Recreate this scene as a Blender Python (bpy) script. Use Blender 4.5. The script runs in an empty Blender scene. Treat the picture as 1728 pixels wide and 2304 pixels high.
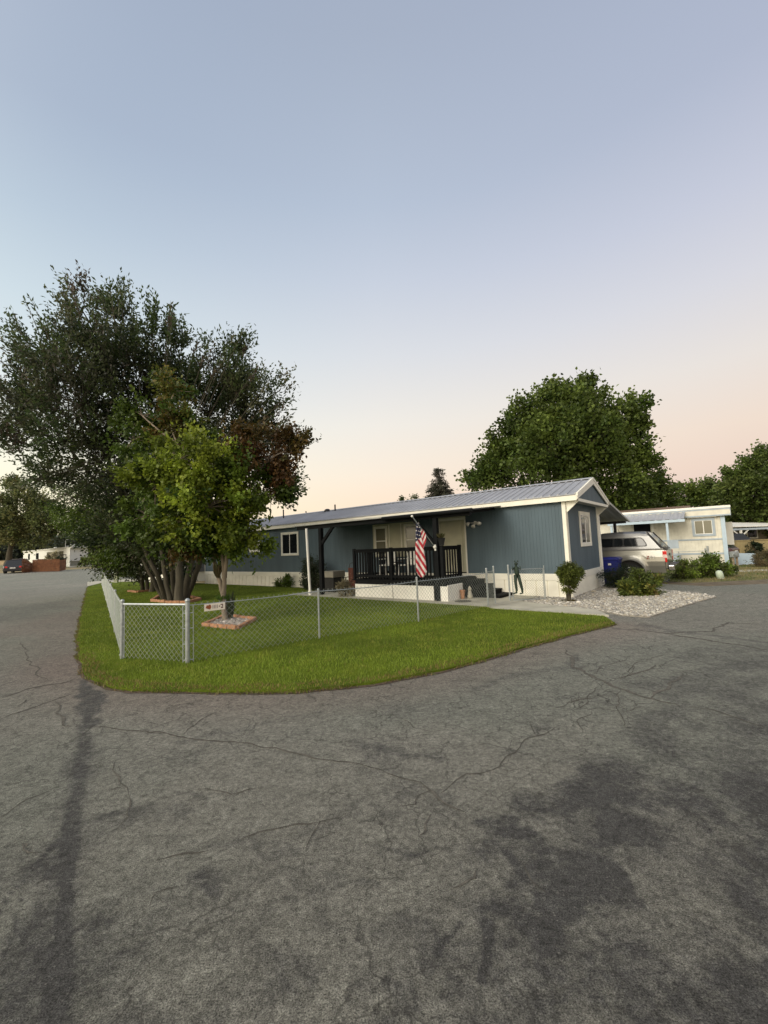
import bpy, math, random
import numpy as np
from math import radians, sin, cos, pi, sqrt, atan2
from mathutils import Vector, Matrix
random.seed(7); RNG = np.random.default_rng(7)
SC = bpy.context.scene
COL = SC.collection

# ------------------------------------------------------------------ camera
F, CX, CY, EYE = 960.0, 864.0, 1152.0, 1.65
PITCH, ROLL = radians(4.82), radians(2.29)
FW = np.array([0, cos(PITCH), sin(PITCH)]); UP0 = np.array([0, -sin(PITCH), cos(PITCH)]); RT0 = np.array([1.0, 0, 0])
RT = RT0*cos(ROLL) - UP0*sin(ROLL); UPV = UP0*cos(ROLL) + RT0*sin(ROLL)
CAM = np.array([0, 0, EYE])
cd = bpy.data.cameras.new('camera'); cam = bpy.data.objects.new('camera', cd); COL.objects.link(cam)
cd.sensor_fit = 'VERTICAL'; cd.sensor_height = 36.0; cd.lens = F*36.0/2304.0
cd.clip_start = 0.05; cd.clip_end = 4000
cam.matrix_world = Matrix(((RT[0], UPV[0], -FW[0], 0), (RT[1], UPV[1], -FW[1], 0), (RT[2], UPV[2], -FW[2], EYE), (0, 0, 0, 1)))
SC.camera = cam
SC.render.resolution_x, SC.render.resolution_y = 768, 1024

# ------------------------------------------------------------------ world, sun, exposure
def s2l(c):
    return tuple(((v/255.0)/12.92 if v/255.0 <= 0.04045 else ((v/255.0+0.055)/1.055)**2.4) for v in c)
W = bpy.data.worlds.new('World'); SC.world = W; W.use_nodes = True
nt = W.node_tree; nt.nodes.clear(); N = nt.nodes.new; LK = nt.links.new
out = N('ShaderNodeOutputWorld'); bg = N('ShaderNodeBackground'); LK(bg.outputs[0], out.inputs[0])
tc = N('ShaderNodeTexCoord'); sep = N('ShaderNodeSeparateXYZ'); LK(tc.outputs['Generated'], sep.inputs[0])
def wramp(stops):
    r = N('ShaderNodeValToRGB'); LK(sep.outputs['Z'], r.inputs[0]); cr = r.color_ramp
    cr.elements[0].position = stops[0][0]; cr.elements[0].color = s2l(stops[0][1])+(1,)
    cr.elements[1].position = stops[-1][0]; cr.elements[1].color = s2l(stops[-1][1])+(1,)
    for p, c in stops[1:-1]:
        e = cr.elements.new(p); e.color = s2l(c)+(1,)
    return r
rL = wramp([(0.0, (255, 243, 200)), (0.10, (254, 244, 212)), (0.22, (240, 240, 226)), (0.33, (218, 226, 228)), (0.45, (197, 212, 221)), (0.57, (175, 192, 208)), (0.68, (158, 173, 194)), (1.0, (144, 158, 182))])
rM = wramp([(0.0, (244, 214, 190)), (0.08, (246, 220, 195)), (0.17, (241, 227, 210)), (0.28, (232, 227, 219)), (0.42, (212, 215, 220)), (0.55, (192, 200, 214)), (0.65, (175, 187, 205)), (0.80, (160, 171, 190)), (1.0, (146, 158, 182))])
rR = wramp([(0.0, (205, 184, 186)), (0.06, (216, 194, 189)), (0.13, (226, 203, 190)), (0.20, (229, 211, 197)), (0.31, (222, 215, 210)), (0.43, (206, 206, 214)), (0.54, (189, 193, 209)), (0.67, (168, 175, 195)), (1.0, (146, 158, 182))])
def wmath(op, a, b=None, clamp=False):
    m = N('ShaderNodeMath'); m.operation = op; m.use_clamp = clamp
    for i, v in enumerate((a, b)):
        if v is None: continue
        if isinstance(v, (int, float)): m.inputs[i].default_value = v
        else: LK(v, m.inputs[i])
    return m.outputs[0]
def wmix(f, a, b):
    m = N('ShaderNodeMix'); m.data_type = 'RGBA'; LK(f, m.inputs[0]); LK(a, m.inputs[6]); LK(b, m.inputs[7]); return m.outputs[2]
X = sep.outputs['X']; Y = sep.outputs['Y']
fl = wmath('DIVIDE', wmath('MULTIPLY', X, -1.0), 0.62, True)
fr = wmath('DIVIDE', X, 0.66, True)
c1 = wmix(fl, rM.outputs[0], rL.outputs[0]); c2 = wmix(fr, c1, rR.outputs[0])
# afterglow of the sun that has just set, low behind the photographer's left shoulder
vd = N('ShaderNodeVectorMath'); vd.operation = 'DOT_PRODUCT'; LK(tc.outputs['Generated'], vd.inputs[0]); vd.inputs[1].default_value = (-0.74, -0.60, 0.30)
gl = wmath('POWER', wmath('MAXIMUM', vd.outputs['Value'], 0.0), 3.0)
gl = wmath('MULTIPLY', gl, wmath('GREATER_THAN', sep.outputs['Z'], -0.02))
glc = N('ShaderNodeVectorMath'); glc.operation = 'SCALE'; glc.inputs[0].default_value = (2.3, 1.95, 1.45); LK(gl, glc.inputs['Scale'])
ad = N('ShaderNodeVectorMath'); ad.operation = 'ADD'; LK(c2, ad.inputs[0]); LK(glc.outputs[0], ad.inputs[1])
SUN_EL, SUN_AZ = radians(34), atan2(-0.62, -0.78)    # direction TOWARDS the light
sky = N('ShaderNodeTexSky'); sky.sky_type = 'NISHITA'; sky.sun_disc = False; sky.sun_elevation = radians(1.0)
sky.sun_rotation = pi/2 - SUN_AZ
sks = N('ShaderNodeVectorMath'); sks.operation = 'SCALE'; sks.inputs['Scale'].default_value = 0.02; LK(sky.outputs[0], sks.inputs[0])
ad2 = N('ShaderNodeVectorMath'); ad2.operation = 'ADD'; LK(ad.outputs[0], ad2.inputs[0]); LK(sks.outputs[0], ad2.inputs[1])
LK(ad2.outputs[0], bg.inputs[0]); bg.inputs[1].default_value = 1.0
sl = bpy.data.lights.new('sun', 'SUN'); sl.energy = 1.5; sl.angle = radians(30); sl.color = (1.0, 0.93, 0.80)
so = bpy.data.objects.new('sun', sl); COL.objects.link(so)
sd = Vector((cos(SUN_EL)*cos(SUN_AZ), cos(SUN_EL)*sin(SUN_AZ), sin(SUN_EL)))
so.rotation_euler = sd.to_track_quat('Z', 'Y').to_euler(); so.location = (0, -5, 30)
SC.view_settings.view_transform = 'Standard'; SC.view_settings.look = 'None'
SC.view_settings.exposure = 0.12; SC.view_settings.gamma = 1.0; SC.view_settings.use_curve_mapping = False
SC.render.engine = 'CYCLES'
try:
    SC.cycles.max_bounces = 6; SC.cycles.transparent_max_bounces = 12
except Exception: pass

# ------------------------------------------------------------------ terrain and pixel helpers
def gz(x, y):
    s = -0.56*x + 0.83*y
    t = (s-41.0)/5.0
    sp = np.where(t > 20, t, np.log1p(np.exp(np.minimum(t, 20))))*5.0
    return 0.0215*np.minimum(sp, 60)
def gzf(x, y): return float(gz(np.float64(x), np.float64(y)))
def ray(px, py): return FW*F + RT*(px-CX) - UPV*(py-CY)
def G(px, py, z=0.0):
    d = ray(px, py); p = CAM + d*((z-EYE)/d[2]); return Vector(p)
def GT(px, py):
    d = ray(px, py); d = d/np.linalg.norm(d); t = 1.0; step = 0.25
    while t < 400:
        p = CAM+d*t
        if p[2] < gzf(p[0], p[1]): break
        t += step
    p = CAM+d*t; return Vector((p[0], p[1], gzf(p[0], p[1])))
def at(px, py, depth):
    return Vector(CAM + ray(px, py)*(depth/F))
# house frame: a along the long wall (away to the left), b away from the lawn, z up
OX, OY = 5.26, 12.33
LX, LY = cos(radians(141)), sin(radians(141)); EX, EY = cos(radians(51)), sin(radians(51))
def H(a, b, z): return (OX+a*LX+b*EX, OY+a*LY+b*EY, z)
def W_(px, py, b=0.0):
    d = ray(px, py); o = np.array([OX+b*EX, OY+b*EY, 0]); n = np.array([EX, EY, 0])
    p = CAM + d*(((o-CAM)@n)/(d@n)); q = p-np.array([OX, OY, 0]); return float(q[0]*LX+q[1]*LY), float(p[2])
def gh(px, py):
    p = G(px, py); return ((p.x-OX)*LX+(p.y-OY)*LY, (p.x-OX)*EX+(p.y-OY)*EY)

# ------------------------------------------------------------------ object helpers
ORG = {}
def tag(o, label=None, cat=None, group=None, kind=None):
    if label: o['label'] = label
    if cat: o['category'] = cat
    if group: o['group'] = group
    if kind: o['kind'] = kind
    return o
def thing(name, label, cat, loc, group=None):
    o = bpy.data.objects.new(name, None); COL.objects.link(o); o.location = loc; o.empty_display_size = 0.2
    ORG[o.name] = Vector(loc); return tag(o, label, cat, group)
class MB:
    def __init__(s, T=None): s.v = []; s.f = []; s.mi = []; s.T = T; s.m = 0
    def add(s, vs, fs, m=None):
        n = len(s.v)
        for p in vs: s.v.append(tuple(s.T(*p)) if s.T else tuple(p))
        for f in fs: s.f.append(tuple(n+i for i in f)); s.mi.append(s.m if m is None else m)
        return s
    def box(s, x0, x1, y0, y1, z0, z1, m=None):
        vs = [(x, y, z) for z in (z0, z1) for y in (y0, y1) for x in (x0, x1)]
        return s.add(vs, [(0, 2, 3, 1), (4, 5, 7, 6), (0, 1, 5, 4), (2, 6, 7, 3), (0, 4, 6, 2), (1, 3, 7, 5)], m)
    def prism(s, poly, vec, m=None):
        n = len(poly); vs = [tuple(p) for p in poly]+[(p[0]+vec[0], p[1]+vec[1], p[2]+vec[2]) for p in poly]
        fs = [tuple(range(n))[::-1], tuple(range(n, 2*n))]+[(i, (i+1) % n, n+(i+1) % n, n+i) for i in range(n)]
        return s.add(vs, fs, m)
    def tube(s, pts, r, n=8, cap=True, m=None):
        P = [Vector(s.T(*p)) if s.T else Vector(p) for p in pts]
        if not isinstance(r, (list, tuple)): r = [r]*len(P)
        vs = []; ref = None
        for i, p in enumerate(P):
            d = (P[min(i+1, len(P)-1)]-P[max(i-1, 0)])
            d = d.normalized() if d.length > 1e-9 else Vector((0, 0, 1))
            if ref is None: ref = Vector((1, 0, 0)) if abs(d.x) < 0.8 else Vector((0, 1, 0))
            u = (ref - d*ref.dot(d)).normalized(); w = d.cross(u); ref = u
            for k in range(n):
                t = 2*pi*k/n; vs.append(tuple(p+(u*cos(t)+w*sin(t))*r[i]))
        fs = []
        for i in range(len(P)-1):
            for k in range(n): fs.append((i*n+k, i*n+(k+1) % n, (i+1)*n+(k+1) % n, (i+1)*n+k))
        if cap: fs.append(tuple(range(n))[::-1]); fs.append(tuple((len(P)-1)*n+k for k in range(n)))
        T = s.T; s.T = None; s.add(vs, fs, m); s.T = T; return s
    def ball(s, c, rx, ry=None, rz=None, nu=10, nv=7, m=None, wob=0.0):
        ry = ry or rx; rz = rz or rx; vs = [(c[0], c[1], c[2]-rz)]
        for j in range(1, nv):
            t = -pi/2+pi*j/nv
            for i in range(nu):
                p = 2*pi*i/nu; k = 1+random.uniform(-wob, wob)
                vs.append((c[0]+rx*k*cos(t)*cos(p), c[1]+ry*k*cos(t)*sin(p), c[2]+rz*k*sin(t)))
        vs.append((c[0], c[1], c[2]+rz)); fs = []
        for i in range(nu): fs.append((0, 1+(i+1) % nu, 1+i))
        for j in range(nv-2):
            for i in range(nu): a = 1+j*nu; fs.append((a+i, a+(i+1) % nu, a+nu+(i+1) % nu, a+nu+i))
        l = len(vs)-1; a = 1+(nv-2)*nu
        for i in range(nu): fs.append((l, a+i, a+(i+1) % nu))
        return s.add(vs, fs, m)
    def build(s, name, mats, parent=None, smooth=False, bevel=0.0, org=None, label=None):
        me = bpy.data.meshes.new(name); o = bpy.data.objects.new(name, me); COL.objects.link(o)
        if parent is not None: og = ORG[parent.name]; o.parent = parent
        else:
            if org is None:
                a = np.array(s.v); org = ((a[:, 0].min()+a[:, 0].max())/2, (a[:, 1].min()+a[:, 1].max())/2, a[:, 2].min())
            og = Vector(org); o.location = og
        ORG[o.name] = Vector(og)
        me.from_pydata([(v[0]-og[0], v[1]-og[1], v[2]-og[2]) for v in s.v], [], s.f)
        if not isinstance(mats, (list, tuple)): mats = [mats]
        for m in mats: me.materials.append(m)
        if len(mats) > 1: me.polygons.foreach_set('material_index', s.mi)
        if smooth: me.polygons.foreach_set('use_smooth', [True]*len(me.polygons))
        me.update()
        if bevel > 0:
            b = o.modifiers.new('bevel', 'BEVEL'); b.width = bevel; b.segments = 2; b.limit_method = 'ANGLE'; b.angle_limit = radians(40)
        if label: o['label'] = label
        return o
def npmesh(name, v, f, mats, parent=None, org=(0, 0, 0), tint=None, smooth=False, attrs=None):
    """fast mesh from numpy: v (n,3), f (m,k)"""
    me = bpy.data.meshes.new(name); o = bpy.data.objects.new(name, me); COL.objects.link(o)
    if parent is not None: og = np.array(ORG[parent.name]); o.parent = parent
    else: og = np.array(org, float); o.location = og
    ORG[o.name] = Vector(og)
    me.vertices.add(len(v)); me.vertices.foreach_set('co', (v-og).astype(np.float32).ravel())
    k = f.shape[1]; me.loops.add(f.size); me.loops.foreach_set('vertex_index', f.astype(np.int32).ravel())
    me.polygons.add(len(f)); me.polygons.foreach_set('loop_start', np.arange(0, f.size, k, dtype=np.int32))
    try: me.polygons.foreach_set('loop_total', np.full(len(f), k, dtype=np.int32))
    except Exception: pass
    if smooth: me.polygons.foreach_set('use_smooth', np.ones(len(f), bool))
    if tint is not None:
        at_ = me.attributes.new('tint', 'FLOAT_COLOR', 'POINT')
        c = np.ones((len(v), 4), np.float32); c[:, :tint.shape[1]] = tint; at_.data.foreach_set('color', c.ravel())
    me.materials.append(mats); me.update(calc_edges=True); me.validate(); return o

# ------------------------------------------------------------------ numpy noise
_tab = RNG.random((256, 256))
def vnoise(x, y):
    xi = np.floor(x).astype(int); yi = np.floor(y).astype(int); fx = x-xi; fy = y-yi
    fx = fx*fx*(3-2*fx); fy = fy*fy*(3-2*fy); a = _tab[xi & 255, yi & 255]; b = _tab[(xi+1) & 255, yi & 255]
    c = _tab[xi & 255, (yi+1) & 255]; d = _tab[(xi+1) & 255, (yi+1) & 255]
    return (a*(1-fx)+b*fx)*(1-fy)+(c*(1-fx)+d*fx)*fy
def fbm(x, y, o=4):
    s = 0; a = 0.5; t = 0
    for i in range(o): s = s+a*vnoise(x*2**i+17.3*i, y*2**i+9.1*i); t += a; a *= 0.5
    return s/t
def sstep(a, b, x): t = np.clip((x-a)/(b-a), 0, 1); return t*t*(3-2*t)

# ------------------------------------------------------------------ materials
def nodes_of(m):
    m.use_nodes = True; n = m.node_tree; p = n.nodes.get('Principled BSDF'); return n, p
def mat(name, rgb, rough=0.6, var=0.12, scale=6.0, bump=0.0, bscale=40.0, metal=0.0, spec=0.4, dirt=None, coat=0.0, stretch=(1, 1, 1)):
    m = bpy.data.materials.new(name); n, p = nodes_of(m); nw = n.nodes.new; lk = n.links.new
    p.inputs['Roughness'].default_value = rough; p.inputs['Metallic'].default_value = metal
    p.inputs['Specular IOR Level'].default_value = spec
    if coat: p.inputs['Coat Weight'].default_value = coat; p.inputs['Coat Roughness'].default_value = 0.08
    tcn = nw('ShaderNodeTexCoord'); mp = nw('ShaderNodeMapping'); lk(tcn.outputs['Object'], mp.inputs[0]); mp.inputs['Scale'].default_value = stretch
    no = nw('ShaderNodeTexNoise'); no.inputs['Scale'].default_value = scale; no.inputs['Detail'].default_value = 6; lk(mp.outputs[0], no.inputs[0])
    r = nw('ShaderNodeValToRGB'); lk(no.outputs[0], r.inputs[0])
    lo = tuple(max(0, c*(1-var)) for c in rgb) if dirt is None else tuple(c*(1-var)+d*var for c, d in zip(rgb, dirt))
    hi = tuple(min(1, c*(1+var*0.7)) for c in rgb)
    r.color_ramp.elements[0].position = 0.3; r.color_ramp.elements[0].color = lo+(1,)
    r.color_ramp.elements[1].position = 0.7; r.color_ramp.elements[1].color = hi+(1,)
    lk(r.outputs[0], p.inputs['Base Color'])
    if bump:
        n2 = nw('ShaderNodeTexNoise'); n2.inputs['Scale'].default_value = bscale; n2.inputs['Detail'].default_value = 5; lk(mp.outputs[0], n2.inputs[0])
        b = nw('ShaderNodeBump'); b.inputs['Strength'].default_value = bump; b.inputs['Distance'].default_value = 0.02; lk(n2.outputs[0], b.inputs['Height']); lk(b.outputs[0], p.inputs['Normal'])
    return m
def leafmat(name, rgb=None, trans=0.35, rough=0.5, var=0.35):
    """leaf colour comes from the 'tint' attribute (leaf kind) times per-leaf variation"""
    m = bpy.data.materials.new(name); n, p = nodes_of(m); nw = n.nodes.new; lk = n.links.new
    g = nw('ShaderNodeNewGeometry'); mr = nw('ShaderNodeMapRange'); lk(g.outputs['Random Per Island'], mr.inputs[0])
    mr.inputs[3].default_value = 1-var; mr.inputs[4].default_value = 1+var
    if rgb is None:
        a = nw('ShaderNodeAttribute'); a.attribute_name = 'tint'; src = a.outputs['Color']
    else:
        c = nw('ShaderNodeRGB'); c.outputs[0].default_value = tuple(rgb)+(1,); src = c.outputs[0]
    v = nw('ShaderNodeVectorMath'); v.operation = 'SCALE'; lk(src, v.inputs[0]); lk(mr.outputs[0], v.inputs['Scale'])
    lk(v.outputs[0], p.inputs['Base Color']); p.inputs['Roughness'].default_value = rough; p.inputs['Specular IOR Level'].default_value = 0.3
    t = nw('ShaderNodeBsdfTranslucent'); lk(v.outputs[0], t.inputs[0]); mx = nw('ShaderNodeMixShader'); mx.inputs[0].default_value = trans
    o = [x for x in n.nodes if x.type == 'OUTPUT_MATERIAL'][0]
    lk(p.outputs[0], mx.inputs[1]); lk(t.outputs[0], mx.inputs[2]); lk(mx.outputs[0], o.inputs[0]); return m
M = {}
M['blue'] = mat('blue_siding_paint', (0.080, 0.116, 0.138), 0.65, 0.16, 2.5, 0.25, 60, stretch=(1, 1, 0.15))
M['darkblue'] = mat('porch_dark_paint', (0.007, 0.008, 0.009), 0.75, 0.3, 5, 0.2, spec=0.15)
M['trim'] = mat('cream_trim_paint', (0.76, 0.74, 0.64), 0.55, 0.10, 3, 0.1, dirt=(0.45, 0.42, 0.33))
M['white'] = mat('white_vinyl', (0.78, 0.77, 0.71), 0.45, 0.10, 3, dirt=(0.5, 0.48, 0.4))
M['skirt'] = mat('cream_skirting', (0.80, 0.78, 0.68), 0.5, 0.16, 1.6, dirt=(0.42, 0.37, 0.25), stretch=(1, 1, 2))
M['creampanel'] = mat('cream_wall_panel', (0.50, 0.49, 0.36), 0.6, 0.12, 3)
M['roof'] = mat('galvanised_roof', (0.36, 0.37, 0.39), 0.5, 0.12, 1.2, metal=0.25, spec=0.5)
M['galv'] = mat('galvanised_steel', (0.38, 0.41, 0.41), 0.42, 0.2, 20, metal=0.55)
M['wire'] = mat('galvanised_wire', (0.32, 0.35, 0.31), 0.5, 0.2, 8, metal=0.3)
def glass(name, c=(0.012, 0.014, 0.016), rough=0.06):
    m = bpy.data.materials.new(name); n, p = nodes_of(m); nw = n.nodes.new
    p.inputs['Base Color'].default_value = c+(1,); p.inputs['Roughness'].default_value = rough; p.inputs['Specular IOR Level'].default_value = 0.6
    tcn = nw('ShaderNodeTexCoord'); no = nw('ShaderNodeTexNoise'); no.inputs['Scale'].default_value = 2.0; n.links.new(tcn.outputs['Object'], no.inputs[0])
    b = nw('ShaderNodeBump'); b.inputs['Strength'].default_value = 0.05; n.links.new(no.outputs[0], b.inputs['Height']); n.links.new(b.outputs[0], p.inputs['Normal']); return m
M['glass'] = glass('window_glass'); M['curtain'] = glass('curtained_glass', (0.16, 0.155, 0.11), 0.15)
M['black'] = mat('black_plastic', (0.012, 0.012, 0.013), 0.45, 0.2, 8)
M['concrete'] = mat('concrete', (0.42, 0.40, 0.32), 0.85, 0.25, 1.8, 0.4, 60)
M['brick'] = mat('terracotta_edging', (0.40, 0.205, 0.11), 0.8, 0.3, 14, 0.5, 50)
M['bark'] = mat('grey_brown_bark', (0.075, 0.066, 0.046), 0.9, 0.4, 5, 0.9, 22, stretch=(1, 1, 0.25))
M['barklight'] = mat('pale_maple_bark', (0.23, 0.19, 0.14), 0.9, 0.4, 6, 0.9, 25, stretch=(1, 1, 0.25))
M['leaf'] = leafmat('tinted_leaves'); M['leafdark'] = leafmat('plum_leaves', trans=0.42, rough=0.42)
M['needle'] = leafmat('spruce_needles', (0.035, 0.05, 0.03), 0.1, 0.6)
M['wood'] = mat('weathered_wood', (0.30, 0.24, 0.17), 0.8, 0.3, 8, 0.4)
M['bluepl'] = mat('blue_bin_plastic', (0.012, 0.02, 0.20), 0.4, 0.12, 4)
M['lightblue'] = mat('pale_blue_paint', (0.42, 0.52, 0.60), 0.55, 0.12, 3, dirt=(0.3, 0.38, 0.42))
M['greyblue'] = mat('grey_blue_trim', (0.36, 0.42, 0.47), 0.55, 0.12, 3)
M['ncream'] = mat('neighbour_cream_siding', (0.66, 0.635, 0.54), 0.6, 0.12, 3, 0.1)
M['dirt'] = mat('dirt', (0.14, 0.11, 0.07), 0.95, 0.4, 3, 0.6, 30)

# ------------------------------------------------------------------ ground sheet
def ground_mat():
    m = bpy.data.materials.new('dry_ground'); n, p = nodes_of(m); nw = n.nodes.new; lk = n.links.new
    tcn = nw('ShaderNodeTexCoord'); a = nw('ShaderNodeTexNoise'); a.inputs['Scale'].default_value = 0.12; a.inputs['Detail'].default_value = 8; lk(tcn.outputs['Object'], a.inputs[0])
    r = nw('ShaderNodeValToRGB'); lk(a.outputs[0], r.inputs[0]); e = r.color_ramp.elements
    e[0].position = 0.38; e[0].color = (0.09, 0.11, 0.035, 1); e[1].position = 0.6; e[1].color = (0.27, 0.21, 0.11, 1)
    lk(r.outputs[0], p.inputs['Base Color']); p.inputs['Roughness'].default_value = 0.95; return m
rr = np.concatenate([[0.0], np.geomspace(3, 2500, 90)]); th = np.linspace(0, 2*pi, 145)[:-1]
R_, T_ = np.meshgrid(rr, th, indexing='ij'); gx = (R_*np.cos(T_)).ravel(); gy = (R_*np.sin(T_)).ravel()
gv = np.stack([gx, gy, gz(gx, gy)-0.015], 1); nT = len(th)
ii, jj = np.meshgrid(np.arange(len(rr)-1), np.arange(nT), indexing='ij')
gf = np.stack([ii*nT+jj, (ii+1)*nT+jj, (ii+1)*nT+(jj+1) % nT, ii*nT+(jj+1) % nT], -1).reshape(-1, 4)
gf = gf[gf[:, 0] >= nT] if False else gf
o = npmesh('ground', gv, gf, ground_mat(), smooth=True); tag(o, kind='structure')

# ------------------------------------------------------------------ asphalt with its own stains (mask per vertex) and fine aggregate (shader)
def asphalt_mat():
    m = bpy.data.materials.new('worn_asphalt'); n, p = nodes_of(m); nw = n.nodes.new; lk = n.links.new
    tcn = nw('ShaderNodeTexCoord'); at_ = nw('ShaderNodeAttribute'); at_.attribute_name = 'tint'
    def noise(sc, det=4, rough=0.6, dist=0.0):
        x = nw('ShaderNodeTexNoise'); x.inputs['Scale'].default_value = sc; x.inputs['Detail'].default_value = det; x.inputs['Roughness'].default_value = rough; x.inputs['Distortion'].default_value = dist
        lk(tcn.outputs['Object'], x.inputs[0]); return x
    def rng(src, a, b, c, d):
        x = nw('ShaderNodeMapRange'); lk(src, x.inputs[0])
        for i, v in enumerate((a, b, c, d)): x.inputs[i+1].default_value = v
        return x.outputs[0]
    def mul(c, f):
        v = nw('ShaderNodeVectorMath'); v.operation = 'SCALE'; lk(c, v.inputs[0]); lk(f, v.inputs['Scale']); return v.outputs[0]
    fine = noise(150, 3, 0.8); mid = noise(30, 6, 0.8, 0.4); patch = noise(7, 6, 0.7, 0.6)
    vo = nw('ShaderNodeTexVoronoi'); vo.inputs['Scale'].default_value = 95; lk(tcn.outputs['Object'], vo.inputs[0])
    sa = nw('ShaderNodeAttribute'); sa.attribute_name = 'stain'
    nr = noise(7.5, 12, 0.78, 1.2); nr2 = noise(24, 8, 0.8, 0.5)
    def M2(op, a, b, c=None):
        x = nw('ShaderNodeMath'); x.operation = op
        for i, v in enumerate((a, b, c)):
            if v is None: continue
            if isinstance(v, (int, float)): x.inputs[i].default_value = v
            else: lk(v, x.inputs[i])
        return x.outputs[0]
    rag = M2('ADD', M2('MULTIPLY', M2('SUBTRACT', nr.outputs[0], 0.5), 2.2), M2('MULTIPLY', M2('SUBTRACT', nr2.outputs[0], 0.5), 1.3))
    sm_ = rng(M2('ADD', sa.outputs['Fac'], M2('MULTIPLY', rag, 0.75)), 0.12, 0.72, 0.0, 1.0)
    sk = nw('ShaderNodeMix'); sk.data_type = 'RGBA'; lk(sm_, sk.inputs[0]); lk(at_.outputs['Color'], sk.inputs[6]); sk.inputs[7].default_value = (0.088, 0.086, 0.080, 1)
    c = mul(sk.outputs[2], rng(fine.outputs[0], 0.34, 0.66, 0.2, 1.85))
    c = mul(c, rng(mid.outputs[0], 0.34, 0.66, 0.5, 1.5)); c = mul(c, rng(patch.outputs[0], 0.34, 0.66, 0.78, 1.22))
    # pale stones showing in the worn binder
    sv = nw('ShaderNodeSeparateColor'); lk(vo.outputs['Color'], sv.inputs[0])
    st = rng(sv.outputs[0], 0.93, 0.99, 0.0, 0.6); sd_ = rng(vo.outputs['Distance'], 0.25, 0.5, 1.0, 0.0)
    mm = nw('ShaderNodeMath'); mm.operation = 'MULTIPLY'; lk(st, mm.inputs[0]); lk(sd_, mm.inputs[1])
    mx = nw('ShaderNodeMix'); mx.data_type = 'RGBA'; lk(mm.outputs[0], mx.inputs[0]); lk(c, mx.inputs[6]); mx.inputs[7].default_value = (0.33, 0.31, 0.27, 1)
    # hairline alligator cracking, only where the surface has fatigued
    wv = noise(2.2, 4, 0.6); av = nw('ShaderNodeVectorMath'); av.operation = 'MULTIPLY_ADD'; lk(wv.outputs['Color'], av.inputs[0]); av.inputs[1].default_value = (0.5, 0.5, 0); lk(tcn.outputs['Object'], av.inputs[2])
    ve = nw('ShaderNodeTexVoronoi'); ve.feature = 'DISTANCE_TO_EDGE'; ve.inputs['Scale'].default_value = 2.6; lk(av.outputs[0], ve.inputs[0])
    cr = rng(ve.outputs['Distance'], 0.004, 0.016, 1.0, 0.0)
    msk = noise(0.45, 3, 0.5); mk0 = rng(msk.outputs[0], 0.54, 0.62, 0.0, 0.45); mka = nw('ShaderNodeMath'); mka.operation = 'MAXIMUM'; lk(mk0, mka.inputs[0]); lk(at_.outputs['Alpha'], mka.inputs[1]); mk = mka.outputs[0]
    m3 = nw('ShaderNodeMath'); m3.operation = 'MULTIPLY'; lk(cr, m3.inputs[0]); lk(mk, m3.inputs[1])
    mx2 = nw('ShaderNodeMix'); mx2.data_type = 'RGBA'; lk(m3.outputs[0], mx2.inputs[0]); lk(mx.outputs[2], mx2.inputs[6]); mx2.inputs[7].default_value = (0.055, 0.052, 0.045, 1)
    lk(mx2.outputs[2], p.inputs['Base Color']); p.inputs['Roughness'].default_value = 0.88; p.inputs['Specular IOR Level'].default_value = 0.25
    ad_ = nw('ShaderNodeMath'); ad_.operation = 'ADD'; lk(fine.outputs[0], ad_.inputs[0]); lk(mid.outputs[0], ad_.inputs[1])
    b = nw('ShaderNodeBump'); b.inputs['Strength'].default_value = 1.0; b.inputs['Distance'].default_value = 0.02; lk(ad_.outputs[0], b.inputs['Height']); lk(b.outputs[0], p.inputs['Normal'])
    return m
rr = np.concatenate([[0.02], np.geomspace(0.9, 95, 430)]); th = np.linspace(0, 2*pi, 901)[:-1]; nT = len(th)
R_, T_ = np.meshgrid(rr, th, indexing='ij'); ax = (R_*np.cos(T_)).ravel(); ay = (R_*np.sin(T_)).ravel()
def seg_d(x, y, pts):
    d = np.full(x.shape, 1e9)
    for (a, b) in zip(pts[:-1], pts[1:]):
        vx, vy = b[0]-a[0], b[1]-a[1]; L2 = vx*vx+vy*vy+1e-9
        t = np.clip(((x-a[0])*vx+(y-a[1])*vy)/L2, 0, 1); d = np.minimum(d, np.hypot(x-a[0]-t*vx, y-a[1]-t*vy))
    return d
def gp(l): return [(lambda q: (q.x, q.y))(G(*p)) for p in l]
wx = ax+0.35*(fbm(ax*1.3, ay*1.3)-0.5)*2; wy = ay+0.35*(fbm(ax*1.3+50, ay*1.3)-0.5)*2
n1 = fbm(ax*0.5+3, ay*0.5); n2 = fbm(ax*2.2, ay*2.2+9, 5); n3 = fbm(ax*6, ay*6, 4)
base = np.array([0.236, 0.229, 0.192])[None, :]*(0.86+0.28*n1[:, None])
green = np.array([0.198, 0.207, 0.170]); tt = sstep(0.34, 0.56, fbm(ax*0.35+31, ay*0.35+4))[:, None]
colr = base*(1-0.6*tt)+green*0.6*tt
edge = gp([(176, 1481), (189, 1519), (247, 1547), (365, 1560), (521, 1563), (667, 1562), (833, 1545), (990, 1516), (1198, 1457), (1385, 1410)])
de = seg_d(ax, ay, edge); k = (1-sstep(0.1, 1.1, de))[:, None]; colr = colr*(1-0.45*k)+np.array([0.225, 0.172, 0.140])*0.45*k
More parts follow.
